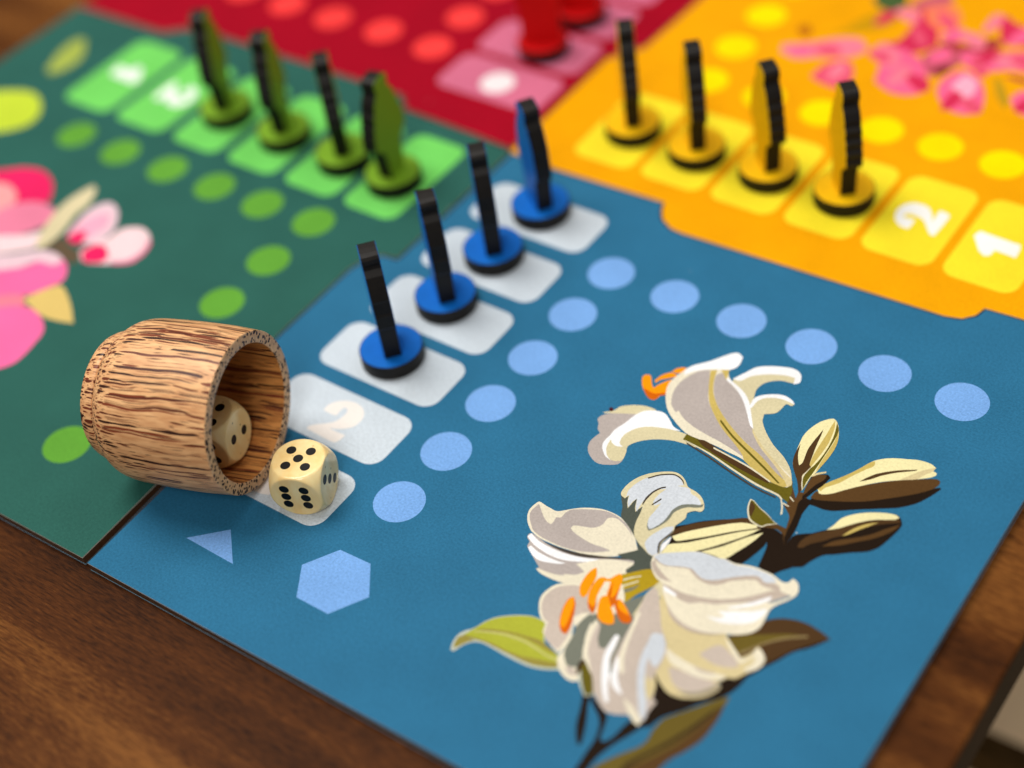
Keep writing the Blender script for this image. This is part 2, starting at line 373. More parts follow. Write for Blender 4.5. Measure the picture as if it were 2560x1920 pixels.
for (x, y, az, dv), lb in zip(((-150.7, 7.3, 142.4, -20), (-124.9, 6.4, 140.3, -19), (-100.1, 5.7, 138.1, -2), (-79.4, 4.5, 136.1, -36)), GL):
    piece("green", (124, 168, 40), x, y, az, dv, "blurred " + lb, "green pieces on the light green tiles")
RL = ["blurred red piece cut by the top of the picture, nearer of the two", "blurred red piece at the very top edge, farther of the two"]
for (x, y, az, dv), lb in zip(((-78.7, 81.5, 128.5, 84), (-78.4, 103, 126.8, 84)), RL):
    piece("red", (214, 16, 20), x, y, az, dv, lb, "red pieces on the pink tiles")

# ------------------------------------------------------------------ dice: cube cut by a sphere
def ivory():
    m, nt, b = newmat("ivory_resin")
    tc = node(nt, "ShaderNodeTexCoord")
    mp = node(nt, "ShaderNodeMapping"); mp.inputs["Scale"].default_value = (1, 1, 0.35)
    nt.links.new(tc.outputs["Object"], mp.inputs["Vector"])
    nz = node(nt, "ShaderNodeTexNoise"); nz.inputs["Scale"].default_value = 260; nz.inputs["Detail"].default_value = 6
    nt.links.new(mp.outputs[0], nz.inputs["Vector"])
    cr = node(nt, "ShaderNodeValToRGB"); e = cr.color_ramp.elements
    e[0].position = 0.3; e[0].color = rgb((248, 206, 132), 1); e[1].position = 0.72; e[1].color = rgb((255, 232, 172), 1)
    sp = node(nt, "ShaderNodeTexVoronoi"); sp.inputs["Scale"].default_value = 330
    nt.links.new(tc.outputs["Object"], sp.inputs["Vector"])
    th = node(nt, "ShaderNodeMapRange"); th.inputs["From Min"].default_value = 0.05; th.inputs["From Max"].default_value = 0.12
    th.inputs["To Min"].default_value = 0.45; th.inputs["To Max"].default_value = 1.0
    nt.links.new(sp.outputs["Distance"], th.inputs["Value"])
    mx = node(nt, "ShaderNodeVectorMath", operation='SCALE')
    nt.links.new(nz.outputs["Fac"], cr.inputs["Fac"]); nt.links.new(cr.outputs["Color"], mx.inputs[0]); nt.links.new(th.outputs[0], mx.inputs["Scale"])
    nt.links.new(mx.outputs["Vector"], b.inputs["Base Color"])
    b.inputs["Roughness"].default_value = 0.17
    b.inputs["Subsurface Weight"].default_value = 0.1
    b.inputs["Subsurface Radius"].default_value = (0.0016, 0.0011, 0.0006)
    b.inputs["Subsurface Scale"].default_value = 1.0
    return m
M_IVORY = ivory()
M_PIP = plain("black_pip_paint", (14, 12, 10), 0.4, spec=0.2)
DL, DR = 6.5, 9.05
def die_mesh():
    bm = bmesh.new()
    bmesh.ops.create_icosphere(bm, subdivisions=6, radius=DR)
    for v in bm.verts:
        v.co = [max(-DL, min(DL, c)) for c in v.co]
    bmesh.ops.smooth_vert(bm, verts=bm.verts[:], factor=0.5, use_axis_x=True, use_axis_y=True, use_axis_z=True)
    for v in bm.verts: v.co *= MM
    me = bpy.data.meshes.new("body"); bm.to_mesh(me); bm.free()
    me.materials.append(M_IVORY)
    for p in me.polygons: p.use_smooth = True
    return me
DIE_ME = die_mesh()
def pip_mesh():
    n = 28; v = [(0, 0, -0.10)]; f = []
    rings = ((0.55, -0.085), (0.95, -0.045), (1.16, 0.006), (1.20, 0.012), (1.22, -0.03))
    for r, z in rings: v += [(r * math.cos(2 * math.pi * i / n), r * math.sin(2 * math.pi * i / n), z + 0.10) for i in range(n)]
    v[0] = (0, 0, 0.0 + 0.0)
    v = [(x, y, 0.03 if k == 0 else 0.03 + (z - 0.1) * 0.15) for k, (x, y, z) in enumerate(v)]
    f = [(0, 1 + i, 1 + (i + 1) % n) for i in range(n)]
    for k in range(len(rings) - 1):
        f += [(1 + k * n + i, 1 + (k + 1) * n + i, 1 + (k + 1) * n + (i + 1) % n, 1 + k * n + (i + 1) % n) for i in range(n)]
    me = bpy.data.meshes.new("pip"); me.from_pydata([(a * MM, b * MM, c * MM) for a, b, c in v], [], f); me.materials.append(M_PIP)
    for p in me.polygons: p.use_smooth = True
    return me
PIP_ME = pip_mesh()
S = 2.45
FACES = {'top': (Vector((1, 0, 0)), Vector((0, 1, 0)), Vector((0, 0, 1))), 'front': (Vector((1, 0, 0)), Vector((0, 0, 1)), Vector((0, -1, 0))), 'right': (Vector((0, 1, 0)), Vector((0, 0, 1)), Vector((1, 0, 0))),
         'bottom': (Vector((1, 0, 0)), Vector((0, -1, 0)), Vector((0, 0, -1))), 'back': (Vector((-1, 0, 0)), Vector((0, 0, 1)), Vector((0, 1, 0))), 'left': (Vector((0, -1, 0)), Vector((0, 0, 1)), Vector((-1, 0, 0)))}
PIPS = {1: [(0, 0)], 2: [(-S, -S), (S, S)], 3: [(-S, S), (0, 0), (S, -S)], 4: [(-S, -S), (-S, S), (S, -S), (S, S)], 5: [(-S, -S), (-S, S), (S, -S), (S, S), (0, 0)],
        6: [(-S, 2.6), (-S, 0), (-S, -2.6), (S, 2.6), (S, 0), (S, -2.6)], 66: [(-2.6, S), (0, S), (2.6, S), (-2.6, -S), (0, -S), (2.6, -S)], 22: [(-S, 0.9), (S, -0.9)]}
def die(loc, yaw, tilt, faces, label):
    r = empty("die", loc)
    r.rotation_euler = (math.radians(tilt[0]), math.radians(tilt[1]), math.radians(yaw))
    tag(r, label, "die", "ivory dice")
    link("body", DIE_ME, r)
    for fn, val in faces.items():
        u, w, n = FACES[fn]
        for a, b in PIPS[val]:
            p = link("pip", PIP_ME, r)
            p.matrix_local = Matrix(((u.x, w.x, n.x, (u.x * a + w.x * b + n.x * DL) * MM), (u.y, w.y, n.y, (u.y * a + w.y * b + n.y * DL) * MM), (u.z, w.z, n.z, (u.z * a + w.z * b + n.z * DL) * MM), (0, 0, 0, 1)))
    return r
die((-20.7, -102.2, DL + 0.01), 24.2, (0, 0), {'top': 5, 'front': 6, 'right': 3, 'left': 4, 'back': 1, 'bottom': 2}, "ivory die showing five on top, in front of the wooden cup")

# ------------------------------------------------------------------ turned palm-wood dice cup lying on its side
def palm(name, inside=None, th=(0.28, 0.55), cell=1330, ink=((50, 21, 13), (128, 58, 32))):
    m, nt, b = newmat(name)
    tc = node(nt, "ShaderNodeTexCoord")
    def mapping(s):
        mp = node(nt, "ShaderNodeMapping"); mp.inputs["Scale"].default_value = s
        nt.links.new(tc.outputs["Object"], mp.inputs["Vector"]); return mp.outputs[0]
    # fibres wander slightly as they run along the cup, so the cut surface shows long streaks and short tear shapes
    w1 = node(nt, "ShaderNodeTexNoise"); w1.inputs["Scale"].default_value = 1.0; w1.inputs["Detail"].default_value = 2
    nt.links.new(mapping((150, 150, 62)), w1.inputs["Vector"])
    sub = node(nt, "ShaderNodeVectorMath", operation='SUBTRACT'); sub.inputs[1].default_value = (0.5, 0.5, 0.5)
    nt.links.new(w1.outputs["Color"], sub.inputs[0])
    mul = node(nt, "ShaderNodeVectorMath", operation='MULTIPLY'); mul.inputs[1].default_value = (0.0025, 0.0025, 0.0)
    nt.links.new(sub.outputs[0], mul.inputs[0])
    add = node(nt, "ShaderNodeVectorMath", operation='ADD')
    nt.links.new(tc.outputs["Object"], add.inputs[0]); nt.links.new(mul.outputs[0], add.inputs[1])
    sc = node(nt, "ShaderNodeVectorMath", operation='MULTIPLY'); sc.inputs[1].default_value = (cell, cell, 9)
    nt.links.new(add.outputs[0], sc.inputs[0])
    vo = node(nt, "ShaderNodeTexVoronoi", feature='F1'); vo.inputs["Scale"].default_value = 1.0; vo.inputs["Randomness"].default_value = 0.95
    nt.links.new(sc.outputs[0], vo.inputs["Vector"])
    # per-bundle size and tint
    sep = node(nt, "ShaderNodeSeparateColor"); nt.links.new(vo.outputs["Color"], sep.inputs[0])
    thr = node(nt, "ShaderNodeMapRange"); thr.inputs["To Min"].default_value = th[0]; thr.inputs["To Max"].default_value = th[1]
    nt.links.new(sep.outputs[0], thr.inputs["Value"])
    df = node(nt, "ShaderNodeMath", operation='SUBTRACT'); nt.links.new(thr.outputs[0], df.inputs[0]); nt.links.new(vo.outputs["Distance"], df.inputs[1])
    mk = node(nt, "ShaderNodeMapRange"); mk.inputs["From Min"].default_value = -0.03; mk.inputs["From Max"].default_value = 0.06
    nt.links.new(df.outputs[0], mk.inputs["Value"])
    # finer fibres between the large bundles
    s2 = node(nt, "ShaderNodeVectorMath", operation='MULTIPLY'); s2.inputs[1].default_value = (cell * 1.9, cell * 1.9, 14)
    nt.links.new(add.outputs[0], s2.inputs[0])
    v2 = node(nt, "ShaderNodeTexVoronoi", feature='F1'); v2.inputs["Scale"].default_value = 1.0
    nt.links.new(s2.outputs[0], v2.inputs["Vector"])
    m2 = node(nt, "ShaderNodeMapRange"); m2.inputs["From Min"].default_value = 0.34; m2.inputs["From Max"].default_value = 0.24
    m2.inputs["To Max"].default_value = 0.0 if cell < 1200 else 0.75
    nt.links.new(v2.outputs["Distance"], m2.inputs["Value"])
    mm = node(nt, "ShaderNodeMath", operation='MAXIMUM'); nt.links.new(mk.outputs[0], mm.inputs[0]); nt.links.new(m2.outputs[0], mm.inputs[1])
    mk = mm
    # ground tissue colour
    g1 = node(nt, "ShaderNodeTexNoise"); g1.inputs["Scale"].default_value = 1.0; g1.inputs["Detail"].default_value = 6
    nt.links.new(mapping((900, 900, 160)), g1.inputs["Vector"])
    gr = node(nt, "ShaderNodeValToRGB"); e = gr.color_ramp.elements
    e[0].position = 0.3; e[0].color = rgb((202, 144, 96), 1); e[1].position = 0.68; e[1].color = rgb((238, 187, 132), 1)
    nt.links.new(g1.outputs["Fac"], gr.inputs["Fac"])
    dk = node(nt, "ShaderNodeValToRGB"); e = dk.color_ramp.elements
    e[0].position = 0.15; e[0].color = rgb(ink[0], 1); e[1].position = 0.95; e[1].color = rgb(ink[1], 1)
    nt.links.new(sep.outputs[1], dk.inputs["Fac"])
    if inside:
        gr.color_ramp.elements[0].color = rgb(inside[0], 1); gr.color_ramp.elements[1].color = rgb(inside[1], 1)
    mx = node(nt, "ShaderNodeMix", data_type='RGBA')
    nt.links.new(mk.outputs[0], mx.inputs["Factor"]); nt.links.new(gr.outputs["Color"], mx.inputs[6]); nt.links.new(dk.outputs["Color"], mx.inputs[7])
    nt.links.new(mx.outputs[2], b.inputs["Base Color"])
    b.inputs["Roughness"].default_value = 0.44; b.inputs["Specular IOR Level"].default_value = 0.35
    hs = node(nt, "ShaderNodeMath", operation='MULTIPLY_ADD'); hs.inputs[1].default_value = -0.8
    nt.links.new(mk.outputs[0], hs.inputs[0]); nt.links.new(g1.outputs["Fac"], hs.inputs[2])
    bp = node(nt, "ShaderNodeBump"); bp.inputs["Strength"].default_value = 0.35; bp.inputs["Distance"].default_value = 0.00012
    nt.links.new(hs.outputs[0], bp.inputs["Height"]); nt.links.new(bp.outputs["Normal"], b.inputs["Normal"])
    return m
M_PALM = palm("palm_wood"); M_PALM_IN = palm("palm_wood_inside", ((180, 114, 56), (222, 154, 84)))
M_PALM_END = palm("palm_end_grain", ((196, 152, 108), (226, 184, 138)), (0.34, 0.50), 1080, ((28, 13, 9), (58, 30, 18)))
cup = empty("dice_cup", (-34.25, -101.55, 21.06 + 0.012))
ax = Vector((math.cos(math.radians(16.65)) * math.cos(math.radians(2.72)), math.sin(math.radians(16.65)) * math.cos(math.radians(2.72)), math.sin(math.radians(2.72))))
cup.rotation_mode = 'QUATERNION'; cup.rotation_quaternion = ax.to_track_quat('Z', 'Y')
tag(cup, "small striped palm-wood dice cup lying on its side at the left", "dice cup")
def revolve(name, prof, mat, parent, n=128):
    v, f = [], []
    for r, z in prof: v += [(r * math.cos(2 * math.pi * i / n), r * math.sin(2 * math.pi * i / n), z) for i in range(n)]
    for k in range(len(prof) - 1):
        f += [(k * n + i, k * n + (i + 1) % n, (k + 1) * n + (i + 1) % n, (k + 1) * n + i) for i in range(n)]
    o = mesh(name, v, f, [mat], None, parent, True)
    return o
def spline(pts, k=5):
    out = []
    for i in range(len(pts) - 1):
        p0, p1, p2, p3 = pts[max(i - 1, 0)], pts[i], pts[i + 1], pts[min(i + 2, len(pts) - 1)]
        for j in range(k):
            t = j / k
            out.append(tuple(0.5 * (2 * b + (c - a) * t + (2 * a - 5 * b + 4 * c - d) * t * t + (3 * b - a - 3 * c + d) * t ** 3) for a, b, c, d in zip(p0, p1, p2, p3)))
    return out + [pts[-1]]
body = spline([(19.70, -0.15), (19.90, -3), (20.18, -8), (20.23, -16), (20.08, -22), (19.85, -26), (19.24, -29), (18.19, -31), (17.1, -32.15), (16.62, -32.5)])
revolve("body", body, M_PALM, cup)
revolve("foot_ring", [(16.60, -32.52), (15.75, -32.6), (15.6, -32.8), (16.15, -32.98), (16.4, -33.3), (16.2, -34.6), (15.7, -36.0), (15.3, -36.8), (14.9, -37.05), (13.5, -37.05), (6, -36.6), (0.01, -36.6)], M_PALM, cup)
revolve("rim", [(16.75, -0.25), (16.82, -0.08), (17.0, 0.0), (19.45, 0.0), (19.62, -0.05), (19.71, -0.16)], M_PALM_END, cup)
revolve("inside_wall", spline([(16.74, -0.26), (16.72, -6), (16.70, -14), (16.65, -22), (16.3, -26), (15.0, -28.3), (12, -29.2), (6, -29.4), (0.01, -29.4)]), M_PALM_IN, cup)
die((-45.95, -104.95, 11.55), 19, (2.0, -2.6), {'top': 4, 'front': 66, 'right': 22, 'left': 5, 'back': 1, 'bottom': 3}, "ivory die lying inside the mouth of the wooden cup")

# ------------------------------------------------------------------ printed flowers: every petal, leaf, bud and stem is its own layer of ink
COL = {'white': (249, 249, 250), 'cream': (236, 227, 202), 'tan': (219, 208, 168), 'khaki': (205, 181, 100), 'lilac': (184, 173, 167), 'lil2': (202, 187, 174), 'pale': (210, 216, 223), 'dgrey': (82, 88, 79), 'mgrey': (121, 124, 111), 'olive': (104, 94, 26), 'olive2': (107, 91, 36), 'dbrown': (80, 56, 31), 'mbrown': (90, 63, 33), 'black': (36, 25, 16), 'butter': (243, 233, 177), 'orange': (255, 156, 10), 'dorange': (214, 102, 12), 'lime': (174, 178, 58), 'leafk': (153, 141, 64), 'leafl': (193, 190, 112), 'line': (72, 65, 57), 'linel': (228, 220, 190), 'mustard': (180, 152, 32), 'gpale': (190, 196, 182), 'gold': (218, 201, 152), 'wine': (72, 22, 28), 'black2': (66, 49, 27), 'stripe': (140, 121, 80), 'stripe2': (160, 150, 128), 'fold': (195, 179, 164), 'steel': (132, 150, 160), 'rose': (238, 38, 100), 'peach': (255, 166, 166), 'pink2': (236, 132, 162), 'blush': (250, 216, 220), 'hotpink': (255, 110, 168), 'blush2': (238, 204, 214), 'peach2': (255, 130, 150), 'sand': (225, 195, 115), 'sand2': (221, 207, 166), 'umber': (100, 84, 64), 'pink': (255, 176, 200), 'lemon': (200, 220, 60), 'lemon2': (165, 180, 80), 'pinky': (252, 128, 150), 'rose2': (236, 86, 116), 'crim': (218, 48, 86), 'coral': (255, 132, 90), 'pinky2': (206, 96, 112), 'hot2': (255, 104, 148), 'mauve': (202, 86, 106), 'brick': (176, 62, 60), 'wine2': (140, 50, 55), 'olivey': (205, 150, 12), 'dgreen': (74, 98, 54), 'brass': (192, 150, 30), 'brass2': (195, 112, 20)}
ART = {
'LILY': [
  ('bud', [('black', 2, '3026 -3396 3042 -3337 3086 -3298 3134 -3256 3178 -3208 3226 -3160 3284 -3108 3365 -3050 3456 -2987 3538 -2933 3590 -2891 3636 -2854 3690 -2830 3760 -2826 3838 -2835 3906 -2844 3958 -2847 4004 -2850 4049 -2852 4042 -2906 4036 -2958 4025 -3017 4004 -3095 3978 -3182 3958 -3265 3951 -3342 3950 -3416 3935 -3468 3898 -3489 3847 -3490 3790 -3494 3720 -3512 3640 -3533 3550 -3560 3432 -3599 3297 -3648 3161 -3696 3107 -3590 3053 -3484'), ('dbrown', 3, '3062 -3375 3100 -3315 3156 -3245 3227 -3172 3326 -3090 3440 -3004 3538 -2933 3592 -2889 3640 -2852 3690 -2830 3748 -2834 3808 -2854 3854 -2874 3878 -2890 3897 -2910 3768 -2970 3639 -3032 3516 -3099 3395 -3182 3281 -3271 3188 -3348 3138 -3395 3097 -3440 3056 -3485 3054 -3448 3052 -3411'), ('butter', 4, '3081 -3486 3114 -3441 3148 -3396 3188 -3348 3254 -3280 3334 -3202 3414 -3127 3494 -3054 3576 -2984 3652 -2929 3714 -2901 3772 -2887 3830 -2872 3840 -2890 3849 -2907 3776 -2970 3701 -3032 3630 -3094 3562 -3158 3498 -3222 3434 -3283 3368 -3344 3304 -3402 3249 -3449 3213 -3481 3180 -3508 3150 -3522 3126 -3517 3104 -3502'), ('butter', 5, '3095 -3704 3094 -3674 3095 -3639 3107 -3608 3148 -3571 3206 -3532 3270 -3484 3340 -3417 3416 -3340 3494 -3264 3570 -3188 3647 -3112 3717 -3044 3779 -2990 3835 -2944 3891 -2898 3870 -2940 3850 -2982 3824 -3028 3788 -3082 3744 -3143 3695 -3208 3640 -3280 3580 -3357 3520 -3429 3464 -3492 3408 -3549 3343 -3606 3264 -3661 3176 -3715 3087 -3769 3090 -3748 3092 -3728'), ('butter', 6, '3476 -3514 3534 -3452 3591 -3391 3647 -3326 3698 -3252 3748 -3176 3798 -3104 3847 -3042 3894 -2986 3942 -2930 3930 -2993 3916 -3056 3899 -3120 3876 -3186 3850 -3251 3824 -3312 3802 -3374 3782 -3430 3754 -3472 3716 -3488 3671 -3487 3624 -3488 3576 -3496 3526 -3505')]),
  ('stem', [('black', 7, '3753 -3475 3785 -3420 3817 -3365 3849 -3301 3883 -3220 3915 -3130 3940 -3054 3951 -3012 3956 -2972 3966 -2934 3982 -2897 4002 -2862 4028 -2838 4063 -2834 4104 -2840 4146 -2846 4156 -2907 4166 -2968 4168 -3012 4158 -3033 4139 -3042 4117 -3042 4092 -3034 4064 -3016 4036 -3000 4040 -3037 4046 -3075 4043 -3115 4017 -3228 3981 -3366 3944 -3467 3914 -3488 3876 -3488 3839 -3484 3809 -3483 3781 -3479'), ('black', 8, '3998 -2931 4037 -3018 4076 -3104 4104 -3184 4116 -3253 4118 -3316 4122 -3379 4160 -3394 4198 -3408 4232 -3416 4263 -3418 4291 -3415 4315 -3404 4332 -3384 4346 -3356 4362 -3326 4396 -3283 4438 -3230 4479 -3172 4516 -3102 4553 -3027 4590 -2961 4632 -2914 4675 -2877 4702 -2838 4706 -2790 4693 -2740 4672 -2692 4642 -2651 4604 -2613 4566 -2574 4456 -2643 4347 -2712 4268 -2776 4246 -2826 4244 -2884 4242 -2940 4212 -2902 4182 -2864 4146 -2846 4100 -2861 4049 -2896'), ('mbrown', 9, '4124 -3261 4132 -3226 4149 -3183 4172 -3144 4205 -3113 4244 -3086 4286 -3064 4333 -3052 4382 -3044 4424 -3028 4456 -2996 4481 -2956 4506 -2907 4532 -2848 4558 -2780 4584 -2714 4576 -2775 4569 -2836 4554 -2894 4530 -2948 4500 -2999 4465 -3041 4424 -3068 4379 -3088 4334 -3110 4288 -3138 4242 -3168 4203 -3200 4177 -3235 4158 -3273 4140 -3310 4128 -3286')]),
  ('bud', [('black', 10, '4223 -2952 4240 -2970 4256 -2984 4271 -2998 4290 -2970 4308 -2940 4324 -2908 4336 -2874 4345 -2838 4356 -2800 4370 -2760 4387 -2720 4406 -2682 4430 -2649 4458 -2620 4483 -2592 4504 -2570 4524 -2551 4540 -2530 4554 -2506 4566 -2480 4576 -2448 4587 -2405 4598 -2354 4615 -2305 4643 -2258 4678 -2212 4715 -2171 4752 -2137 4791 -2108 4836 -2079 4894 -2047 4959 -2016 5015 -1992 5052 -1980 5086 -1973 5115 -1973 5140 -1980 5160 -1994 5178 -2012 5195 -2035 5210 -2062 5218 -2096 5216 -2138 5209 -2189 5200 -2240 5190 -2292 5178 -2345 5166 -2393 5156 -2432 5146 -2467 5132 -2501 5110 -2537 5084 -2572 5053 -2606 5014 -2636 4970 -2664 4923 -2695 4871 -2734 4816 -2777 4766 -2816 4724 -2844 4688 -2868 4655 -2902 4622 -2957 4592 -3022 4570 -3076 4562 -3104 4556 -3130 4542 -3150 4432 -3217 4279 -3304 4126 -3392 4110 -3297 4094 -3202 4079 -3124 4068 -3086 4054 -3054 4038 -3029 4017 -3016 3993 -3012 3969 -3008 3964 -2987 3959 -2966 3955 -2942 3950 -2912 3947 -2878 3952 -2852 3970 -2836 3998 -2827 4028 -2824 4062 -2826 4100 -2836 4136 -2853 4168 -2882 4198 -2920'), ('butter', 11, '4533 -2549 4546 -2512 4559 -2475 4570 -2437 4578 -2396 4585 -2355 4598 -2315 4619 -2278 4646 -2242 4678 -2208 4712 -2174 4750 -2140 4795 -2108 4850 -2072 4912 -2039 4969 -2011 5016 -1993 5060 -1982 5095 -1976 5122 -1982 5146 -1993 5134 -2015 5120 -2037 5101 -2057 5063 -2078 5016 -2100 4970 -2125 4928 -2152 4888 -2183 4849 -2216 4812 -2254 4778 -2296 4743 -2338 4708 -2379 4672 -2420 4638 -2458 4603 -2491 4568 -2520'), ('dbrown', 12, '4368 -2928 4362 -2901 4358 -2874 4358 -2845 4366 -2804 4380 -2759 4401 -2715 4429 -2675 4463 -2636 4498 -2600 4532 -2566 4568 -2536 4604 -2501 4638 -2460 4672 -2417 4706 -2374 4739 -2334 4772 -2294 4812 -2253 4860 -2212 4915 -2171 4972 -2131 5032 -2092 5096 -2054 5158 -2016 5172 -2035 5186 -2054 5123 -2098 5060 -2143 5001 -2190 4948 -2241 4901 -2295 4858 -2347 4824 -2397 4796 -2446 4765 -2490 4728 -2530 4690 -2564 4654 -2600 4626 -2635 4602 -2670 4575 -2704 4541 -2740 4504 -2774 4473 -2808 4450 -2845 4431 -2882 4414 -2909 4392 -2922'), ('khaki', 13, '4718 -2540 4735 -2492 4752 -2444 4773 -2396 4802 -2348 4835 -2300 4870 -2258 4905 -2224 4942 -2194 4978 -2166 4960 -2193 4942 -2220 4921 -2251 4897 -2286 4871 -2324 4844 -2363 4817 -2407 4789 -2454 4765 -2491 4749 -2510 4734 -2525'), ('mbrown', 14, '4594 -2784 4619 -2738 4644 -2692 4678 -2646 4724 -2602 4778 -2558 4832 -2512 4882 -2466 4934 -2417 4979 -2368 5016 -2318 5048 -2268 5081 -2220 5119 -2172 5158 -2124 5198 -2077 5191 -2118 5184 -2158 5169 -2198 5136 -2259 5091 -2327 5044 -2390 4997 -2442 4947 -2488 4897 -2534 4848 -2584 4800 -2633 4750 -2678 4698 -2716 4646 -2750')]),
  ('bud', [('black', 2, '4172 -2216 4162 -2238 4154 -2266 4145 -2294 4165 -2304 4187 -2310 4210 -2309 4236 -2306 4264 -2304 4296 -2304 4330 -2304 4365 -2300 4401 -2292 4439 -2278 4479 -2258 4542 -2218 4614 -2167 4688 -2116 4760 -2070 4832 -2024 4899 -1980 4958 -1943 5014 -1908 5066 -1870 5118 -1823 5168 -1771 5213 -1717 5249 -1659 5279 -1599 5306 -1540 5328 -1486 5346 -1435 5364 -1383 5354 -1373 5344 -1364 5329 -1376 5314 -1390 5298 -1405 5258 -1450 5205 -1508 5144 -1570 5073 -1638 4994 -1710 4912 -1780 4832 -1845 4752 -1907 4668 -1966 4580 -2020 4488 -2072 4406 -2115 4334 -2150 4270 -2177 4220 -2198 4194 -2204'), ('mbrown', 3, '4153 -2212 4154 -2170 4156 -2128 4166 -2095 4194 -2080 4232 -2076 4268 -2069 4298 -2054 4326 -2034 4353 -2012 4376 -1987 4397 -1958 4422 -1926 4464 -1881 4514 -1828 4572 -1770 4642 -1703 4723 -1629 4806 -1559 4890 -1496 4977 -1437 5057 -1385 5130 -1338 5196 -1297 5246 -1270 5266 -1267 5286 -1272 5304 -1276 5314 -1303 5318 -1331 5311 -1362 5298 -1397 5278 -1432 5244 -1478 5201 -1529 5150 -1583 5080 -1649 5000 -1722 4918 -1792 4840 -1859 4760 -1924 4678 -1984 4588 -2038 4496 -2086 4412 -2128 4341 -2162 4278 -2190 4226 -2210 4201 -2214 4177 -2213'), ('butter', 4, '4148 -2058 4153 -2039 4162 -2019 4181 -1986 4208 -1943 4236 -1898 4267 -1850 4300 -1800 4332 -1748 4363 -1695 4393 -1642 4422 -1585 4448 -1521 4474 -1454 4500 -1396 4526 -1354 4554 -1322 4585 -1292 4618 -1263 4655 -1238 4695 -1214 4740 -1192 4787 -1171 4835 -1151 4882 -1130 4930 -1110 4977 -1096 5024 -1088 5068 -1085 5107 -1086 5134 -1094 5158 -1105 5182 -1116 5176 -1147 5171 -1178 5194 -1180 5218 -1184 5226 -1200 5228 -1218 5219 -1236 5204 -1259 5186 -1281 5150 -1312 5106 -1348 5057 -1385 5004 -1422 4945 -1458 4888 -1497 4832 -1536 4777 -1578 4724 -1622 4672 -1669 4621 -1719 4572 -1771 4520 -1826 4468 -1884 4426 -1932 4400 -1964 4378 -1992 4356 -2019 4330 -2044 4303 -2068 4277 -2087 4252 -2100 4228 -2108 4209 -2110 4192 -2094 4178 -2073 4162 -2064'), ('khaki', 5, '4144 -2052 4174 -1998 4203 -1944 4233 -1892 4265 -1841 4297 -1792 4329 -1742 4360 -1689 4390 -1635 4418 -1579 4448 -1514 4476 -1448 4500 -1396 4518 -1375 4538 -1359 4554 -1392 4560 -1427 4548 -1456 4528 -1486 4504 -1522 4477 -1572 4446 -1627 4415 -1685 4387 -1744 4360 -1804 4332 -1860 4296 -1910 4258 -1957 4230 -1996 4220 -2021 4216 -2045 4211 -2070 4195 -2068 4179 -2064 4162 -2059'), ('dbrown', 6, '4523 -1720 4542 -1682 4560 -1644 4581 -1608 4604 -1571 4630 -1534 4662 -1498 4709 -1453 4764 -1406 4822 -1360 4882 -1318 4947 -1280 5011 -1240 5008 -1254 5001 -1266 4957 -1300 4896 -1346 4836 -1391 4786 -1436 4740 -1482 4698 -1525 4668 -1564 4642 -1601 4617 -1634 4586 -1667 4556 -1696 4533 -1717'), ('gold', 7, '4902 -1482 4930 -1436 4956 -1392 4984 -1348 5011 -1304 5038 -1262 5069 -1220 5104 -1182 5142 -1146 5179 -1110 5178 -1133 5177 -1156 5172 -1178 5156 -1208 5136 -1240 5116 -1274 5100 -1310 5083 -1350 5057 -1386 5013 -1418 4958 -1450')]),
  ('stem', [('mbrown', 13, '3853 -2290 3866 -2259 3888 -2220 3910 -2180 3945 -2223 3980 -2266 4015 -2309 4008 -2276 4002 -2243 3996 -2210 4016 -2201 4034 -2192 4056 -2192 4079 -2204 4104 -2224 4130 -2244 4127 -2286 4124 -2327 4127 -2369 4139 -2410 4156 -2450 4172 -2498 4185 -2557 4196 -2623 4208 -2691 4220 -2764 4231 -2838 4240 -2898 4242 -2930 4242 -2958 4242 -2986 4215 -2954 4188 -2920 4169 -2894 4166 -2880 4166 -2866 4154 -2828 4138 -2776 4123 -2724 4110 -2675 4098 -2625 4080 -2582 4052 -2547 4017 -2519 3988 -2496 3966 -2478 3948 -2465 3929 -2452 3951 -2438 3973 -2426 3937 -2390 3901 -2355 3873 -2326 3858 -2310'), ('black', 14, '4130 -2244 4151 -2246 4175 -2256 4199 -2266 4196 -2304 4192 -2342 4190 -2380 4188 -2414 4187 -2448 4190 -2488 4202 -2550 4218 -2622 4231 -2693 4238 -2760 4240 -2826 4242 -2882 4242 -2920 4242 -2954 4242 -2986 4216 -2952 4192 -2918 4172 -2878 4160 -2826 4155 -2769 4149 -2710 4140 -2650 4131 -2588 4120 -2528 4104 -2466 4085 -2404 4073 -2354 4072 -2327 4075 -2305 4083 -2286 4094 -2268 4111 -2252'), ('mbrown', 15, '3884 -2877 3891 -2856 3898 -2836 3910 -2817 3931 -2794 3959 -2772 3990 -2756 4028 -2750 4070 -2750 4103 -2752 4128 -2752 4150 -2754 4160 -2792 4168 -2830 4177 -2867 4140 -2848 4104 -2828 4070 -2816 4041 -2816 4015 -2823 3987 -2833 3954 -2846 3920 -2862'), ('linel', 15, '3884 -2282 3904 -2288 3926 -2296 3955 -2314 3990 -2336 4024 -2358 4016 -2366 3990 -2353 3955 -2334 3926 -2316 3903 -2299'), ('linel', 11, '3872 -2405 3896 -2440 3918 -2474 3938 -2508 3954 -2541 3967 -2574 3981 -2607 3989 -2598 3997 -2590 3978 -2550 3960 -2510 3942 -2474 3921 -2444 3900 -2418 3884 -2402'), ('linel', 15, '3918 -2432 3948 -2436 3978 -2441 4007 -2446 4002 -2460 3980 -2458 3948 -2454 3926 -2449')]),
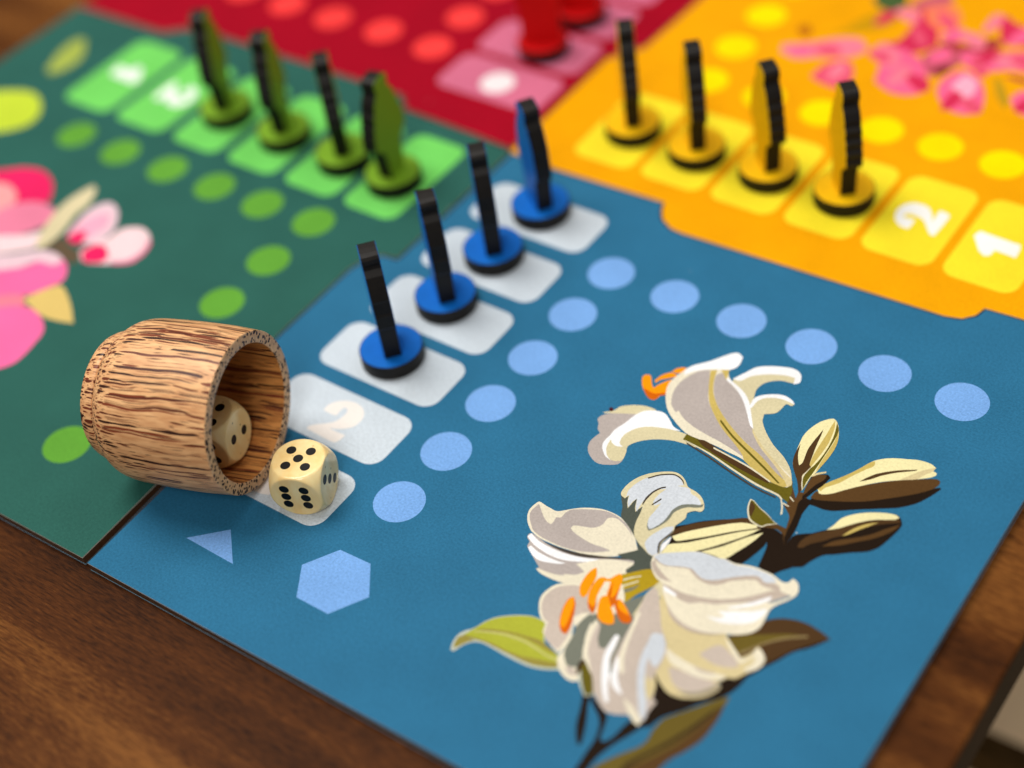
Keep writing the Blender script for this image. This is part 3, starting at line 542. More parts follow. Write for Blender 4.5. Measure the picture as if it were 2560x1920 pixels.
  ('leaf', [('linel', 16, '3632 -2746 3614 -2712 3599 -2678 3588 -2646 3581 -2618 3578 -2592 3574 -2566 3598 -2568 3624 -2572 3652 -2586 3686 -2606 3724 -2625 3766 -2641 3812 -2656 3856 -2674 3897 -2694 3935 -2716 3968 -2732 3997 -2739 4023 -2743 3988 -2770 3952 -2797 3923 -2822 3910 -2842 3899 -2861 3884 -2875 3856 -2879 3822 -2876 3789 -2871 3760 -2866 3734 -2858 3707 -2842 3680 -2814 3654 -2780'), ('olive', 17, '3647 -2738 3631 -2709 3618 -2680 3607 -2651 3599 -2626 3594 -2602 3589 -2577 3608 -2578 3628 -2583 3656 -2598 3690 -2616 3728 -2636 3770 -2652 3816 -2668 3859 -2684 3901 -2704 3940 -2724 3970 -2740 3991 -2745 4010 -2748 3976 -2768 3943 -2788 3916 -2808 3902 -2827 3893 -2847 3878 -2860 3851 -2863 3817 -2859 3785 -2852 3758 -2844 3732 -2833 3707 -2817 3685 -2794 3665 -2766'), ('dbrown', 18, '3602 -2589 3628 -2606 3655 -2624 3676 -2644 3690 -2674 3696 -2710 3701 -2738 3706 -2770 3710 -2802 3688 -2782 3665 -2758 3646 -2730 3627 -2696 3612 -2664 3606 -2638 3603 -2614')]),
  ('leaf', [('black', 15, '4022 -1909 4044 -1885 4074 -1860 4102 -1840 4126 -1825 4148 -1814 4168 -1810 4192 -1822 4213 -1841 4210 -1862 4206 -1884 4203 -1914 4198 -1950 4192 -1989 4179 -2026 4164 -2066 4150 -2107 4137 -2152 4126 -2199 4114 -2237 4104 -2256 4094 -2271 4083 -2286 4071 -2255 4060 -2221 4051 -2188 4042 -2150 4035 -2109 4029 -2063 4024 -2014 4022 -1974 4017 -1939'), ('mbrown', 16, '4029 -1922 4047 -1896 4070 -1870 4095 -1848 4118 -1836 4140 -1828 4162 -1822 4164 -1851 4166 -1880 4162 -1910 4149 -1943 4130 -1978 4114 -2017 4102 -2064 4093 -2116 4085 -2160 4078 -2186 4072 -2210 4066 -2233 4055 -2192 4044 -2151 4035 -2109 4028 -2062 4024 -2013 4022 -1974 4022 -1945'), ('gold', 17, '4011 -1932 4018 -1905 4026 -1878 4039 -1852 4064 -1826 4095 -1800 4126 -1774 4132 -1785 4138 -1796 4116 -1816 4095 -1836 4076 -1856 4060 -1876 4047 -1894 4035 -1910 4023 -1922')]),
  ('bud', [('butter', 18, '3794 -994 3815 -984 3839 -989 3858 -1000 3880 -1017 3901 -1040 3922 -1068 3943 -1102 3964 -1140 3984 -1182 4004 -1227 4021 -1274 4034 -1322 4044 -1372 4050 -1424 4053 -1478 4053 -1534 4052 -1586 4049 -1634 4046 -1678 4041 -1722 4038 -1770 4034 -1816 4030 -1857 4024 -1884 4016 -1905 4012 -1932 4014 -2000 4020 -2083 4022 -2148 4016 -2173 4006 -2192 3997 -2210 3970 -2167 3944 -2123 3916 -2082 3885 -2043 3853 -2008 3824 -1974 3797 -1943 3774 -1915 3752 -1885 3733 -1853 3717 -1820 3703 -1782 3692 -1741 3683 -1696 3674 -1651 3665 -1606 3657 -1560 3649 -1516 3642 -1474 3634 -1434 3632 -1392 3634 -1345 3640 -1296 3651 -1246 3665 -1196 3683 -1144 3704 -1098 3733 -1056 3766 -1019'), ('dbrown', 19, '3667 -1538 3683 -1587 3697 -1635 3712 -1679 3730 -1716 3748 -1750 3766 -1780 3782 -1804 3797 -1824 3812 -1843 3818 -1824 3824 -1804 3825 -1779 3814 -1724 3797 -1654 3784 -1590 3778 -1539 3778 -1494 3778 -1444 3780 -1380 3784 -1310 3786 -1255 3788 -1223 3790 -1194 3798 -1230 3806 -1266 3814 -1307 3822 -1358 3831 -1415 3842 -1474 3854 -1540 3870 -1607 3883 -1665 3893 -1710 3903 -1750 3913 -1778 3927 -1790 3944 -1793 3937 -1830 3930 -1867 3925 -1901 3920 -1928 3916 -1954 3922 -1983 3949 -2037 3986 -2101 4012 -2154 4016 -2182 4011 -2205 4006 -2228 3976 -2178 3947 -2128 3916 -2082 3884 -2042 3853 -2008 3824 -1974 3797 -1943 3774 -1915 3752 -1885 3734 -1853 3717 -1820 3703 -1782 3691 -1740 3681 -1694 3674 -1651 3670 -1612 3669 -1576'), ('khaki', 20, '3846 -1002 3864 -1042 3882 -1080 3898 -1126 3915 -1195 3931 -1275 3943 -1352 3948 -1420 3949 -1484 3949 -1546 3948 -1607 3946 -1664 3943 -1713 3942 -1743 3940 -1770 3940 -1796 3925 -1790 3913 -1778 3903 -1745 3894 -1700 3885 -1648 3878 -1590 3874 -1527 3869 -1460 3865 -1384 3862 -1304 3858 -1232 3853 -1170 3848 -1116 3846 -1070 3845 -1034'), ('olive', 21, '3878 -1018 3906 -1054 3934 -1090 3956 -1128 3968 -1170 3975 -1216 3980 -1264 3985 -1314 3989 -1368 3992 -1424 3994 -1486 3996 -1552 3998 -1617 4001 -1684 4003 -1750 4004 -1808 4005 -1849 4005 -1884 4005 -1920 4004 -1957 4004 -1994 4006 -2032 4010 -2070 4016 -2110 4022 -2149 3998 -2126 3976 -2096 3957 -2058 3938 -2010 3924 -1966 3921 -1930 3924 -1898 3930 -1866 3939 -1836 3951 -1805 3960 -1768 3967 -1718 3973 -1658 3976 -1597 3976 -1534 3974 -1469 3970 -1403 3962 -1337 3952 -1270 3938 -1204 3920 -1142 3899 -1080'), ('khaki', 22, '3960 -1142 3981 -1186 4003 -1230 4021 -1275 4034 -1323 4044 -1372 4051 -1424 4053 -1478 4054 -1534 4052 -1586 4050 -1634 4046 -1680 4042 -1723 4036 -1764 4030 -1805 4024 -1845 4017 -1790 4012 -1736 4006 -1677 4003 -1615 4002 -1549 4000 -1485 3998 -1424 3996 -1366 3991 -1308 3983 -1252 3971 -1198'), ('linel', 22, '4016 -2160 4000 -2136 3984 -2112 3968 -2084 3952 -2048 3935 -2008 3924 -1970 3922 -1934 3926 -1900 3932 -1869 3936 -1843 3942 -1822 3948 -1800 3946 -1824 3943 -1849 3941 -1876 3938 -1907 3935 -1940 3938 -1974 3948 -2010 3964 -2046 3980 -2078 3995 -2106 4011 -2132 4022 -2150')]),
  ('stamen', [('orange', 2, '1422 -1463 1432 -1431 1458 -1415 1483 -1405 1511 -1414 1538 -1447 1570 -1493 1597 -1530 1624 -1555 1650 -1574 1658 -1546 1664 -1517 1676 -1488 1702 -1441 1734 -1389 1763 -1349 1787 -1332 1812 -1322 1802 -1368 1792 -1414 1792 -1460 1808 -1508 1832 -1555 1845 -1592 1836 -1611 1814 -1622 1795 -1638 1789 -1670 1786 -1707 1777 -1736 1758 -1754 1730 -1762 1700 -1761 1667 -1747 1630 -1723 1594 -1695 1557 -1664 1520 -1628 1488 -1590 1459 -1546 1434 -1500'), ('dorange', 3, '1537 -1636 1563 -1640 1590 -1643 1616 -1646 1645 -1651 1674 -1655 1700 -1655 1722 -1648 1740 -1636 1759 -1622 1782 -1605 1806 -1585 1830 -1566 1841 -1588 1844 -1611 1827 -1626 1802 -1643 1784 -1662 1780 -1687 1783 -1714 1777 -1736 1758 -1752 1730 -1760 1701 -1761 1670 -1749 1637 -1728 1607 -1706 1582 -1684 1560 -1660'), ('orange', 3, '1594 -1460 1601 -1418 1608 -1375 1622 -1335 1645 -1296 1675 -1258 1707 -1234 1739 -1232 1774 -1242 1809 -1252 1790 -1274 1770 -1297 1746 -1322 1716 -1350 1682 -1380 1654 -1409 1640 -1435 1632 -1462 1624 -1489 1608 -1474'), ('orange', 4, '1698 -1220 1707 -1193 1714 -1166 1728 -1140 1753 -1114 1783 -1090 1810 -1078 1835 -1090 1858 -1115 1834 -1150 1810 -1185 1784 -1210 1757 -1220 1727 -1220')]),
  ('petal', [('lilac', 2, '1326 -2356 1327 -2330 1336 -2300 1352 -2272 1377 -2242 1410 -2211 1452 -2181 1524 -2146 1610 -2108 1675 -2076 1689 -2053 1694 -2026 1708 -2004 1740 -1992 1781 -1984 1822 -1976 1777 -2080 1734 -2183 1695 -2273 1667 -2337 1642 -2394 1626 -2450 1620 -2509 1624 -2568 1630 -2618 1638 -2654 1650 -2684 1668 -2716 1694 -2752 1726 -2789 1758 -2816 1788 -2830 1816 -2836 1848 -2833 1886 -2821 1927 -2802 1968 -2782 1964 -2812 1960 -2842 1947 -2868 1914 -2896 1871 -2922 1828 -2944 1792 -2960 1756 -2970 1718 -2972 1677 -2964 1635 -2946 1596 -2924 1560 -2900 1529 -2873 1502 -2842 1481 -2808 1466 -2770 1456 -2732 1454 -2696 1458 -2659 1464 -2626 1470 -2597 1477 -2572 1484 -2546 1462 -2530 1438 -2515 1418 -2496 1404 -2470 1392 -2441 1378 -2414 1348 -2386'), ('tan', 3, '1326 -2234 1362 -2204 1398 -2174 1427 -2142 1442 -2109 1450 -2074 1468 -2040 1503 -2007 1548 -1974 1592 -1945 1634 -1924 1676 -1907 1718 -1893 1761 -1885 1805 -1880 1840 -1879 1863 -1882 1885 -1889 1837 -1938 1790 -1987 1748 -2026 1724 -2045 1702 -2060 1675 -2076 1607 -2108 1523 -2148 1452 -2182 1414 -2202 1380 -2222 1354 -2236 1340 -2236'), ('wine', 4, '1414 -2129 1420 -2150 1415 -2168 1399 -2177 1379 -2173 1362 -2158 1356 -2136 1360 -2118 1376 -2109 1396 -2114'), ('white', 5, '1639 -2732 1620 -2701 1608 -2670 1602 -2635 1602 -2594 1608 -2550 1612 -2510 1610 -2474 1608 -2442 1611 -2407 1624 -2361 1643 -2310 1660 -2258 1671 -2206 1680 -2152 1692 -2102 1707 -2058 1724 -2018 1748 -1983 1779 -1952 1816 -1926 1856 -1906 1902 -1890 1950 -1880 1996 -1880 2040 -1898 2080 -1925 2118 -1952 2150 -1977 2180 -2002 2211 -2022 2248 -2032 2287 -2038 2326 -2043 2271 -2062 2216 -2082 2158 -2102 2094 -2124 2028 -2147 1970 -2172 1922 -2201 1882 -2232 1848 -2266 1821 -2308 1800 -2352 1786 -2395 1778 -2434 1776 -2470 1777 -2502 1789 -2542 1808 -2570 1832 -2584 1860 -2592 1843 -2608 1826 -2623 1811 -2636 1789 -2644 1773 -2658 1767 -2696 1764 -2748 1760 -2799 1786 -2818 1811 -2838 1836 -2856 1805 -2849 1773 -2842 1740 -2828 1705 -2800 1668 -2766'), ('tan', 6, '1793 -2578 1778 -2556 1767 -2528 1760 -2496 1758 -2462 1760 -2426 1769 -2388 1786 -2344 1810 -2296 1840 -2254 1874 -2218 1914 -2188 1962 -2160 2020 -2134 2086 -2110 2150 -2090 2212 -2074 2274 -2064 2334 -2056 2390 -2052 2445 -2052 2495 -2051 2541 -2042 2582 -2032 2622 -2031 2658 -2046 2691 -2071 2720 -2094 2744 -2110 2765 -2126 2786 -2140 2734 -2154 2683 -2169 2623 -2182 2538 -2192 2442 -2201 2354 -2214 2284 -2234 2224 -2258 2168 -2284 2114 -2315 2066 -2348 2024 -2382 1988 -2416 1957 -2450 1933 -2484 1915 -2513 1903 -2542 1898 -2570 1905 -2598 1918 -2624 1932 -2653 1944 -2692 1956 -2734 1961 -2770 1957 -2792 1946 -2808 1930 -2821 1906 -2836 1877 -2848 1846 -2852 1814 -2844 1782 -2828 1751 -2804 1724 -2772 1698 -2734 1679 -2694 1668 -2653 1662 -2612 1658 -2570 1679 -2592 1704 -2612 1727 -2621 1754 -2628 1780 -2628 1804 -2622 1827 -2610 1850 -2598 1820 -2592')]),
  ('petal', [('tan', 2, '2444 -979 2462 -922 2490 -855 2518 -794 2541 -744 2564 -701 2597 -660 2644 -620 2701 -584 2765 -550 2841 -514 2924 -480 2994 -462 3040 -464 3082 -480 3116 -504 3142 -538 3160 -582 3166 -620 3158 -647 3140 -668 3114 -684 3068 -694 3012 -701 2956 -716 2905 -747 2856 -786 2817 -829 2793 -876 2779 -928 2774 -978 2778 -1019 2790 -1058 2806 -1102 2824 -1157 2846 -1218 2867 -1279 2800 -1232 2732 -1184 2666 -1144 2594 -1116 2524 -1095 2472 -1072 2450 -1045 2442 -1012'), ('white', 3, '2427 -970 2457 -909 2487 -846 2516 -788 2538 -736 2558 -690 2589 -646 2636 -606 2693 -570 2758 -536 2834 -503 2918 -472 2991 -456 3040 -460 3084 -476 3120 -501 3149 -541 3170 -590 3178 -632 3167 -658 3144 -678 3121 -698 3110 -662 3100 -627 3088 -591 3044 -596 2999 -601 2950 -612 2892 -634 2828 -662 2768 -694 2710 -732 2654 -774 2608 -818 2577 -865 2555 -914 2530 -950 2498 -965 2462 -968')]),
  ('petal', [('tan', 20, '2834 -1266 2820 -1214 2820 -1169 2832 -1127 2859 -1086 2898 -1047 2944 -1012 2994 -981 3049 -954 3101 -936 3148 -931 3191 -935 3228 -944 3253 -956 3275 -975 3297 -994 3291 -1018 3279 -1038 3257 -1038 3229 -1034 3208 -1042 3200 -1072 3198 -1115 3194 -1154 3188 -1185 3182 -1213 3166 -1238 3137 -1264 3099 -1290 3060 -1314 3070 -1352 3081 -1390 3100 -1430 3134 -1474 3176 -1520 3224 -1566 3276 -1612 3335 -1659 3397 -1704 3465 -1743 3537 -1780 3603 -1819 3662 -1864 3716 -1910 3762 -1958 3797 -2005 3826 -2052 3853 -2098 3812 -2082 3771 -2066 3725 -2043 3670 -2007 3609 -1964 3540 -1920 3456 -1880 3363 -1840 3282 -1802 3223 -1768 3172 -1735 3122 -1690 3068 -1624 3014 -1548 2963 -1472 2914 -1400 2867 -1329'), ('white', 21, '2840 -1298 2832 -1236 2822 -1174 2828 -1119 2854 -1074 2893 -1036 2938 -1002 2988 -970 3042 -943 3095 -926 3144 -924 3189 -932 3228 -944 3257 -959 3281 -980 3304 -999 3281 -998 3258 -996 3231 -994 3194 -991 3152 -988 3107 -993 3052 -1010 2994 -1035 2947 -1064 2916 -1096 2895 -1132 2881 -1170 2876 -1215 2878 -1262 2876 -1295 2861 -1302')]),
  ('petal', [('olive', 21, '2412 -2052 2460 -2050 2508 -2048 2563 -2052 2625 -2068 2692 -2088 2768 -2106 2856 -2114 2952 -2118 3052 -2128 3162 -2151 3276 -2180 3385 -2203 3490 -2220 3588 -2234 3666 -2237 3704 -2227 3734 -2208 3756 -2186 3764 -2165 3765 -2141 3765 -2116 3792 -2134 3817 -2150 3844 -2168 3849 -2144 3854 -2120 3859 -2096 3883 -2138 3906 -2180 3924 -2217 3934 -2246 3940 -2271 3946 -2300 3953 -2334 3962 -2372 3970 -2410 3948 -2403 3924 -2396 3900 -2388 3874 -2378 3847 -2368 3816 -2361 3740 -2358 3644 -2358 3540 -2352 3431 -2337 3314 -2316 3194 -2291 3074 -2262 2952 -2231 2826 -2204 2694 -2182 2556 -2164 2418 -2147 2416 -2116 2414 -2084'), ('cream', 22, '1826 -1121 1842 -1074 1859 -1036 1884 -998 1927 -950 1980 -899 2030 -844 2074 -778 2114 -708 2152 -648 2186 -606 2221 -574 2255 -556 2288 -558 2322 -576 2354 -594 2362 -642 2369 -689 2369 -734 2354 -775 2332 -814 2320 -852 2326 -888 2342 -922 2366 -954 2396 -984 2434 -1010 2478 -1037 2533 -1064 2595 -1091 2652 -1120 2699 -1149 2742 -1180 2786 -1223 2848 -1298 2915 -1388 2972 -1467 3006 -1520 3033 -1568 3070 -1618 3122 -1675 3184 -1734 3249 -1786 3317 -1831 3390 -1869 3458 -1902 3520 -1926 3578 -1944 3635 -1964 3692 -1988 3748 -2011 3792 -2037 3824 -2064 3848 -2095 3863 -2125 3868 -2157 3864 -2188 3851 -2212 3828 -2220 3797 -2219 3760 -2216 3694 -2212 3612 -2206 3522 -2190 3416 -2157 3299 -2114 3196 -2081 3122 -2070 3056 -2067 2992 -2064 2923 -2058 2854 -2051 2784 -2047 2710 -2048 2634 -2052 2563 -2053 2501 -2054 2443 -2052 2378 -2038 2293 -2002 2200 -1954 2119 -1906 2062 -1868 2013 -1829 1966 -1781 1915 -1718 1866 -1645 1826 -1574 1799 -1512 1782 -1452 1776 -1386 1786 -1298 1806 -1202'), ('lilac', 23, '2104 -970 2062 -1001 2020 -1030 1982 -1073 1948 -1135 1918 -1208 1898 -1283 1889 -1355 1889 -1428 1898 -1499 1918 -1572 1948 -1642 1982 -1702 2022 -1744 2066 -1776 2110 -1807 2117 -1786 2124 -1764 2170 -1797 2216 -1829 2270 -1858 2342 -1884 2425 -1908 2514 -1927 2612 -1942 2716 -1954 2811 -1965 2893 -1980 2968 -1994 3032 -2008 3084 -2020 3130 -2032 3175 -2044 3144 -2014 3112 -1982 3074 -1952 3010 -1910 2930 -1863 2846 -1810 2754 -1752 2654 -1690 2564 -1625 2482 -1562 2410 -1497 2348 -1430 2302 -1358 2266 -1284 2231 -1208 2190 -1130 2147 -1050'), ('lilac', 24, '2220 -1034 2223 -993 2244 -964 2266 -936 2299 -967 2332 -998 2369 -1026 2412 -1048 2460 -1068 2510 -1092 2560 -1119 2611 -1148 2664 -1185 2716 -1230 2769 -1280 2827 -1340 2891 -1413 2959 -1494 3031 -1572 3107 -1644 3186 -1713 3268 -1776 3354 -1833 3442 -1884 3522 -1931 3594 -1976 3658 -2018 3707 -2054 3728 -2076 3742 -2099 3756 -2122 3713 -2106 3670 -2091 3622 -2070 3542 -2028 3448 -1976 3352 -1928 3260 -1891 3166 -1857 3072 -1819 2978 -1774 2882 -1724 2790 -1672 2703 -1617 2619 -1560 2540 -1499 2468 -1434 2402 -1365 2343 -1290 2290 -1203 2246 -1110'), ('khaki', 25, '2115 -976 2138 -960 2160 -944 2183 -927 2204 -994 2224 -1061 2250 -1126 2280 -1192 2316 -1255 2358 -1318 2412 -1379 2472 -1440 2540 -1499 2618 -1558 2702 -1616 2790 -1672 2882 -1724 2978 -1774 3072 -1820 3166 -1858 3260 -1891 3352 -1928 3447 -1976 3541 -2028 3622 -2070 3678 -2094 3729 -2112 3772 -2130 3802 -2148 3829 -2168 3855 -2188 3840 -2204 3824 -2221 3803 -2230 3740 -2234 3654 -2232 3560 -2218 3447 -2183 3323 -2136 3229 -2096 3206 -2078 3190 -2055 3168 -2032 3125 -2000 3070 -1962 3008 -1922 2920 -1873 2816 -1816 2711 -1750 2607 -1672 2503 -1584 2414 -1499 2351 -1423 2303 -1348 2257 -1266 2208 -1174 2162 -1075'), ('khaki', 26, '2218 -898 2249 -882 2280 -866 2312 -850 2327 -890 2342 -928 2353 -962 2358 -994 2360 -1024 2338 -1002 2315 -980 2292 -959 2268 -938 2242 -918'), ('white', 27, '1832 -1130 1840 -1091 1858 -1045 1885 -998 1926 -948 1977 -894 2026 -836 2070 -772 2112 -704 2151 -646 2184 -602 2216 -566 2249 -545 2282 -546 2317 -562 2351 -579 2364 -631 2378 -684 2381 -732 2372 -776 2352 -818 2321 -852 2256 -888 2174 -922 2098 -960 2038 -1003 1984 -1049 1941 -1092 1914 -1129 1894 -1165 1876 -1202 1848 -1168'), ('white', 27, '2366 -985 2399 -997 2432 -1010 2470 -1024 2522 -1044 2580 -1066 2638 -1094 2690 -1127 2742 -1166 2796 -1218 2858 -1296 2922 -1388 2977 -1466 3010 -1512 3038 -1553 3066 -1594 3044 -1584 3021 -1574 2998 -1556 2952 -1504 2898 -1434 2842 -1368 2792 -1310 2741 -1256 2689 -1207 2632 -1162 2574 -1121 2520 -1088 2468 -1064 2422 -1049 2386 -1034 2372 -1012'), ('olive', 28, '2651 -1646 2739 -1701 2826 -1755 2917 -1806 3014 -1852 3114 -1897 3214 -1940 3312 -1985 3410 -2029 3504 -2072 3589 -2114 3670 -2156 3749 -2197 3741 -2206 3730 -2208 3670 -2182 3585 -2141 3494 -2098 3397 -2054 3292 -2007 3189 -1961 3092 -1918 2998 -1876 2907 -1832 2812 -1777 2721 -1721 2657 -1678 2651 -1664'), ('gold', 29, '3046 -1582 3072 -1606 3097 -1630 3127 -1655 3186 -1702 3260 -1757 3334 -1808 3402 -1848 3472 -1885 3540 -1922 3612 -1962 3684 -2002 3744 -2034 3780 -2050 3812 -2062 3838 -2077 3858 -2102 3873 -2130 3880 -2156 3874 -2174 3861 -2190 3848 -2205 3824 -2180 3801 -2156 3772 -2130 3708 -2083 3628 -2026 3542 -1970 3453 -1917 3360 -1865 3276 -1813 3204 -1758 3142 -1703 3094 -1657 3074 -1632 3060 -1607'), ('dbrown', 30, '2572 -2066 2597 -2055 2622 -2043 2654 -2038 2700 -2042 2756 -2052 2818 -2063 2902 -2077 2996 -2093 3090 -2110 3180 -2124 3268 -2138 3358 -2155 3450 -2176 3542 -2200 3635 -2224 3634 -2244 3633 -2264 3543 -2258 3452 -2252 3360 -2244 3262 -2232 3162 -2217 3071 -2202 2988 -2190 2914 -2179 2855 -2169 2828 -2162 2806 -2153 2780 -2145 2748 -2139 2714 -2134 2680 -2124 2644 -2108 2608 -2087'), ('linel', 31, '2802 -2078 2900 -2089 2996 -2099 3090 -2110 3178 -2120 3264 -2130 3353 -2145 3448 -2168 3548 -2196 3647 -2224 3644 -2242 3548 -2216 3449 -2192 3354 -2170 3266 -2154 3180 -2143 3092 -2132 2999 -2121 2905 -2111 2810 -2101'), ('line', 32, '2482 -2170 2598 -2190 2712 -2208 2830 -2230 2951 -2258 3076 -2289 3198 -2318 3318 -2343 3436 -2366 3546 -2384 3640 -2392 3726 -2394 3812 -2396 3812 -2418 3727 -2417 3642 -2416 3548 -2408 3438 -2391 3320 -2368 3200 -2342 3078 -2314 2953 -2284 2832 -2255 2706 -2230 2582 -2208 2495 -2191'), ('linel', 33, '2443 -2146 2567 -2156 2691 -2167 2814 -2182 2937 -2208 3060 -2238 3180 -2266 3300 -2291 3418 -2314 3529 -2332 3636 -2342 3735 -2346 3813 -2352 3844 -2363 3872 -2380 3898 -2398 3887 -2410 3868 -2401 3842 -2387 3813 -2378 3738 -2372 3640 -2370 3534 -2362 3423 -2344 3304 -2319 3184 -2293 3062 -2265 2938 -2234 2816 -2208 2689 -2186 2564 -2168 2474 -2156 2458 -2152')]),
  ('stem', [('black', 2, '3401 -5697 3443 -5714 3485 -5732 3527 -5750 3567 -5770 3607 -5790 3644 -5808 3679 -5822 3712 -5832 3740 -5852 3760 -5888 3774 -5933 3786 -5976 3797 -6015 3804 -6052 3813 -6084 3824 -6104 3835 -6120 3844 -6140 3852 -6184 3857 -6237 3854 -6282 3838 -6309 3812 -6328 3787 -6347 3788 -6289 3788 -6231 3784 -6176 3776 -6126 3762 -6078 3748 -6036 3734 -6000 3716 -5970 3697 -5942 3674 -5917 3648 -5896 3620 -5874 3588 -5854 3554 -5832 3519 -5807 3481 -5774 3441 -5736'), ('black', 3, '3331 -5712 3365 -5701 3399 -5689 3434 -5678 3452 -5731 3472 -5784 3492 -5836 3517 -5885 3545 -5932 3571 -5980 3596 -6028 3619 -6078 3640 -6126 3662 -6179 3681 -6231 3692 -6270 3683 -6286 3666 -6298 3640 -6274 3616 -6250 3590 -6220 3563 -6178 3534 -6130 3509 -6081 3487 -6028 3468 -5974 3450 -5926 3435 -5889 3422 -5857 3405 -5824 3383 -5788 3357 -5750'), ('black', 4, '3846 -5114 3924 -5152 4002 -5190 4066 -5219 4100 -5231 4131 -5238 4165 -5237 4215 -5229 4271 -5214 4324 -5193 4373 -5164 4419 -5128 4457 -5088 4482 -5046 4500 -5000 4516 -4949 4530 -4888 4542 -4822 4562 -4766 4592 -4733 4628 -4712 4663 -4679 4702 -4609 4742 -4524 4774 -4455 4784 -4431 4792 -4409 4800 -4386 4780 -4485 4760 -4583 4744 -4670 4734 -4738 4728 -4798 4719 -4853 4706 -4906 4690 -4953 4672 -4996 4654 -5034 4632 -5066 4605 -5102 4570 -5143 4529 -5188 4490 -5234 4455 -5283 4422 -5333 4386 -5386 4340 -5444 4290 -5504 4250 -5556 4230 -5592 4216 -5627 4205 -5658 4199 -5686 4196 -5710 4186 -5733 4166 -5752 4140 -5770 4116 -5794 4097 -5832 4080 -5876 4064 -5919 4045 -5960 4026 -5998 4008 -6039 3992 -6080 3975 -6123 3960 -6168 3946 -6214 3933 -6263 3922 -6312 3916 -6360 3913 -6408 3912 -6462 3920 -6536 3932 -6618 3928 -6682 3897 -6718 3850 -6738 3803 -6758 3800 -6638 3796 -6516 3793 -6416 3790 -6364 3788 -6318 3786 -6272 3788 -6224 3790 -6176 3799 -6142 3820 -6132 3846 -6135 3870 -6130 3890 -6108 3908 -6078 3922 -6042 3932 -6000 3938 -5952 3944 -5904 3952 -5858 3962 -5812 3972 -5774 3983 -5755 3996 -5740 4002 -5718 3996 -5686 3984 -5648 3976 -5608 3982 -5566 3992 -5522 3990 -5471 3954 -5370 3901 -5242')]),
  ('leaf', [('olive2', 5, '4700 -5006 4704 -5022 4708 -5040 4709 -5066 4710 -5100 4712 -5138 4717 -5182 4724 -5230 4730 -5279 4732 -5327 4732 -5375 4731 -5428 4728 -5486 4724 -5548 4712 -5612 4692 -5677 4664 -5744 4637 -5804 4612 -5855 4586 -5900 4564 -5946 4547 -5994 4534 -6042 4524 -6088 4528 -6132 4535 -6172 4525 -6209 4444 -6301 4330 -6412 4220 -6503 4132 -6548 4047 -6576 3961 -6602 3952 -6548 3944 -6495 3944 -6444 3958 -6398 3981 -6354 4008 -6309 4038 -6258 4070 -6206 4104 -6154 4140 -6102 4176 -6052 4205 -6006 4224 -5968 4237 -5932 4244 -5896 4244 -5861 4238 -5827 4234 -5792 4233 -5754 4234 -5714 4238 -5676 4242 -5642 4248 -5608 4262 -5574 4298 -5520 4345 -5456 4392 -5395 4432 -5340 4472 -5288 4511 -5234 4553 -5177 4595 -5120 4631 -5073 4654 -5048 4677 -5027'), ('mbrown', 6, '4709 -5115 4716 -5170 4724 -5226 4730 -5280 4732 -5328 4733 -5376 4731 -5428 4728 -5486 4724 -5548 4712 -5612 4692 -5677 4664 -5744 4637 -5804 4612 -5855 4586 -5900 4564 -5946 4547 -5994 4534 -6042 4524 -6088 4528 -6132 4535 -6172 4525 -6209 4454 -6286 4354 -6378 4254 -6470 4254 -6395 4256 -6320 4270 -6244 4304 -6171 4352 -6098 4398 -6022 4439 -5944 4479 -5864 4516 -5780 4552 -5686 4586 -5588 4614 -5499 4633 -5430 4647 -5370 4661 -5308 4677 -5244 4693 -5180'), ('black2', 7, '4701 -5120 4686 -5178 4672 -5237 4656 -5299 4640 -5364 4622 -5434 4598 -5508 4566 -5594 4528 -5686 4490 -5772 4453 -5846 4415 -5915 4376 -5987 4334 -6068 4290 -6152 4260 -6228 4254 -6292 4261 -6350 4259 -6396 4239 -6420 4210 -6432 4182 -6443 4186 -6368 4190 -6292 4206 -6212 4246 -6124 4300 -6031 4349 -5943 4388 -5865 4424 -5792 4458 -5718 4491 -5640 4524 -5562 4553 -5486 4578 -5414 4600 -5344 4624 -5280 4649 -5224 4675 -5172')]),
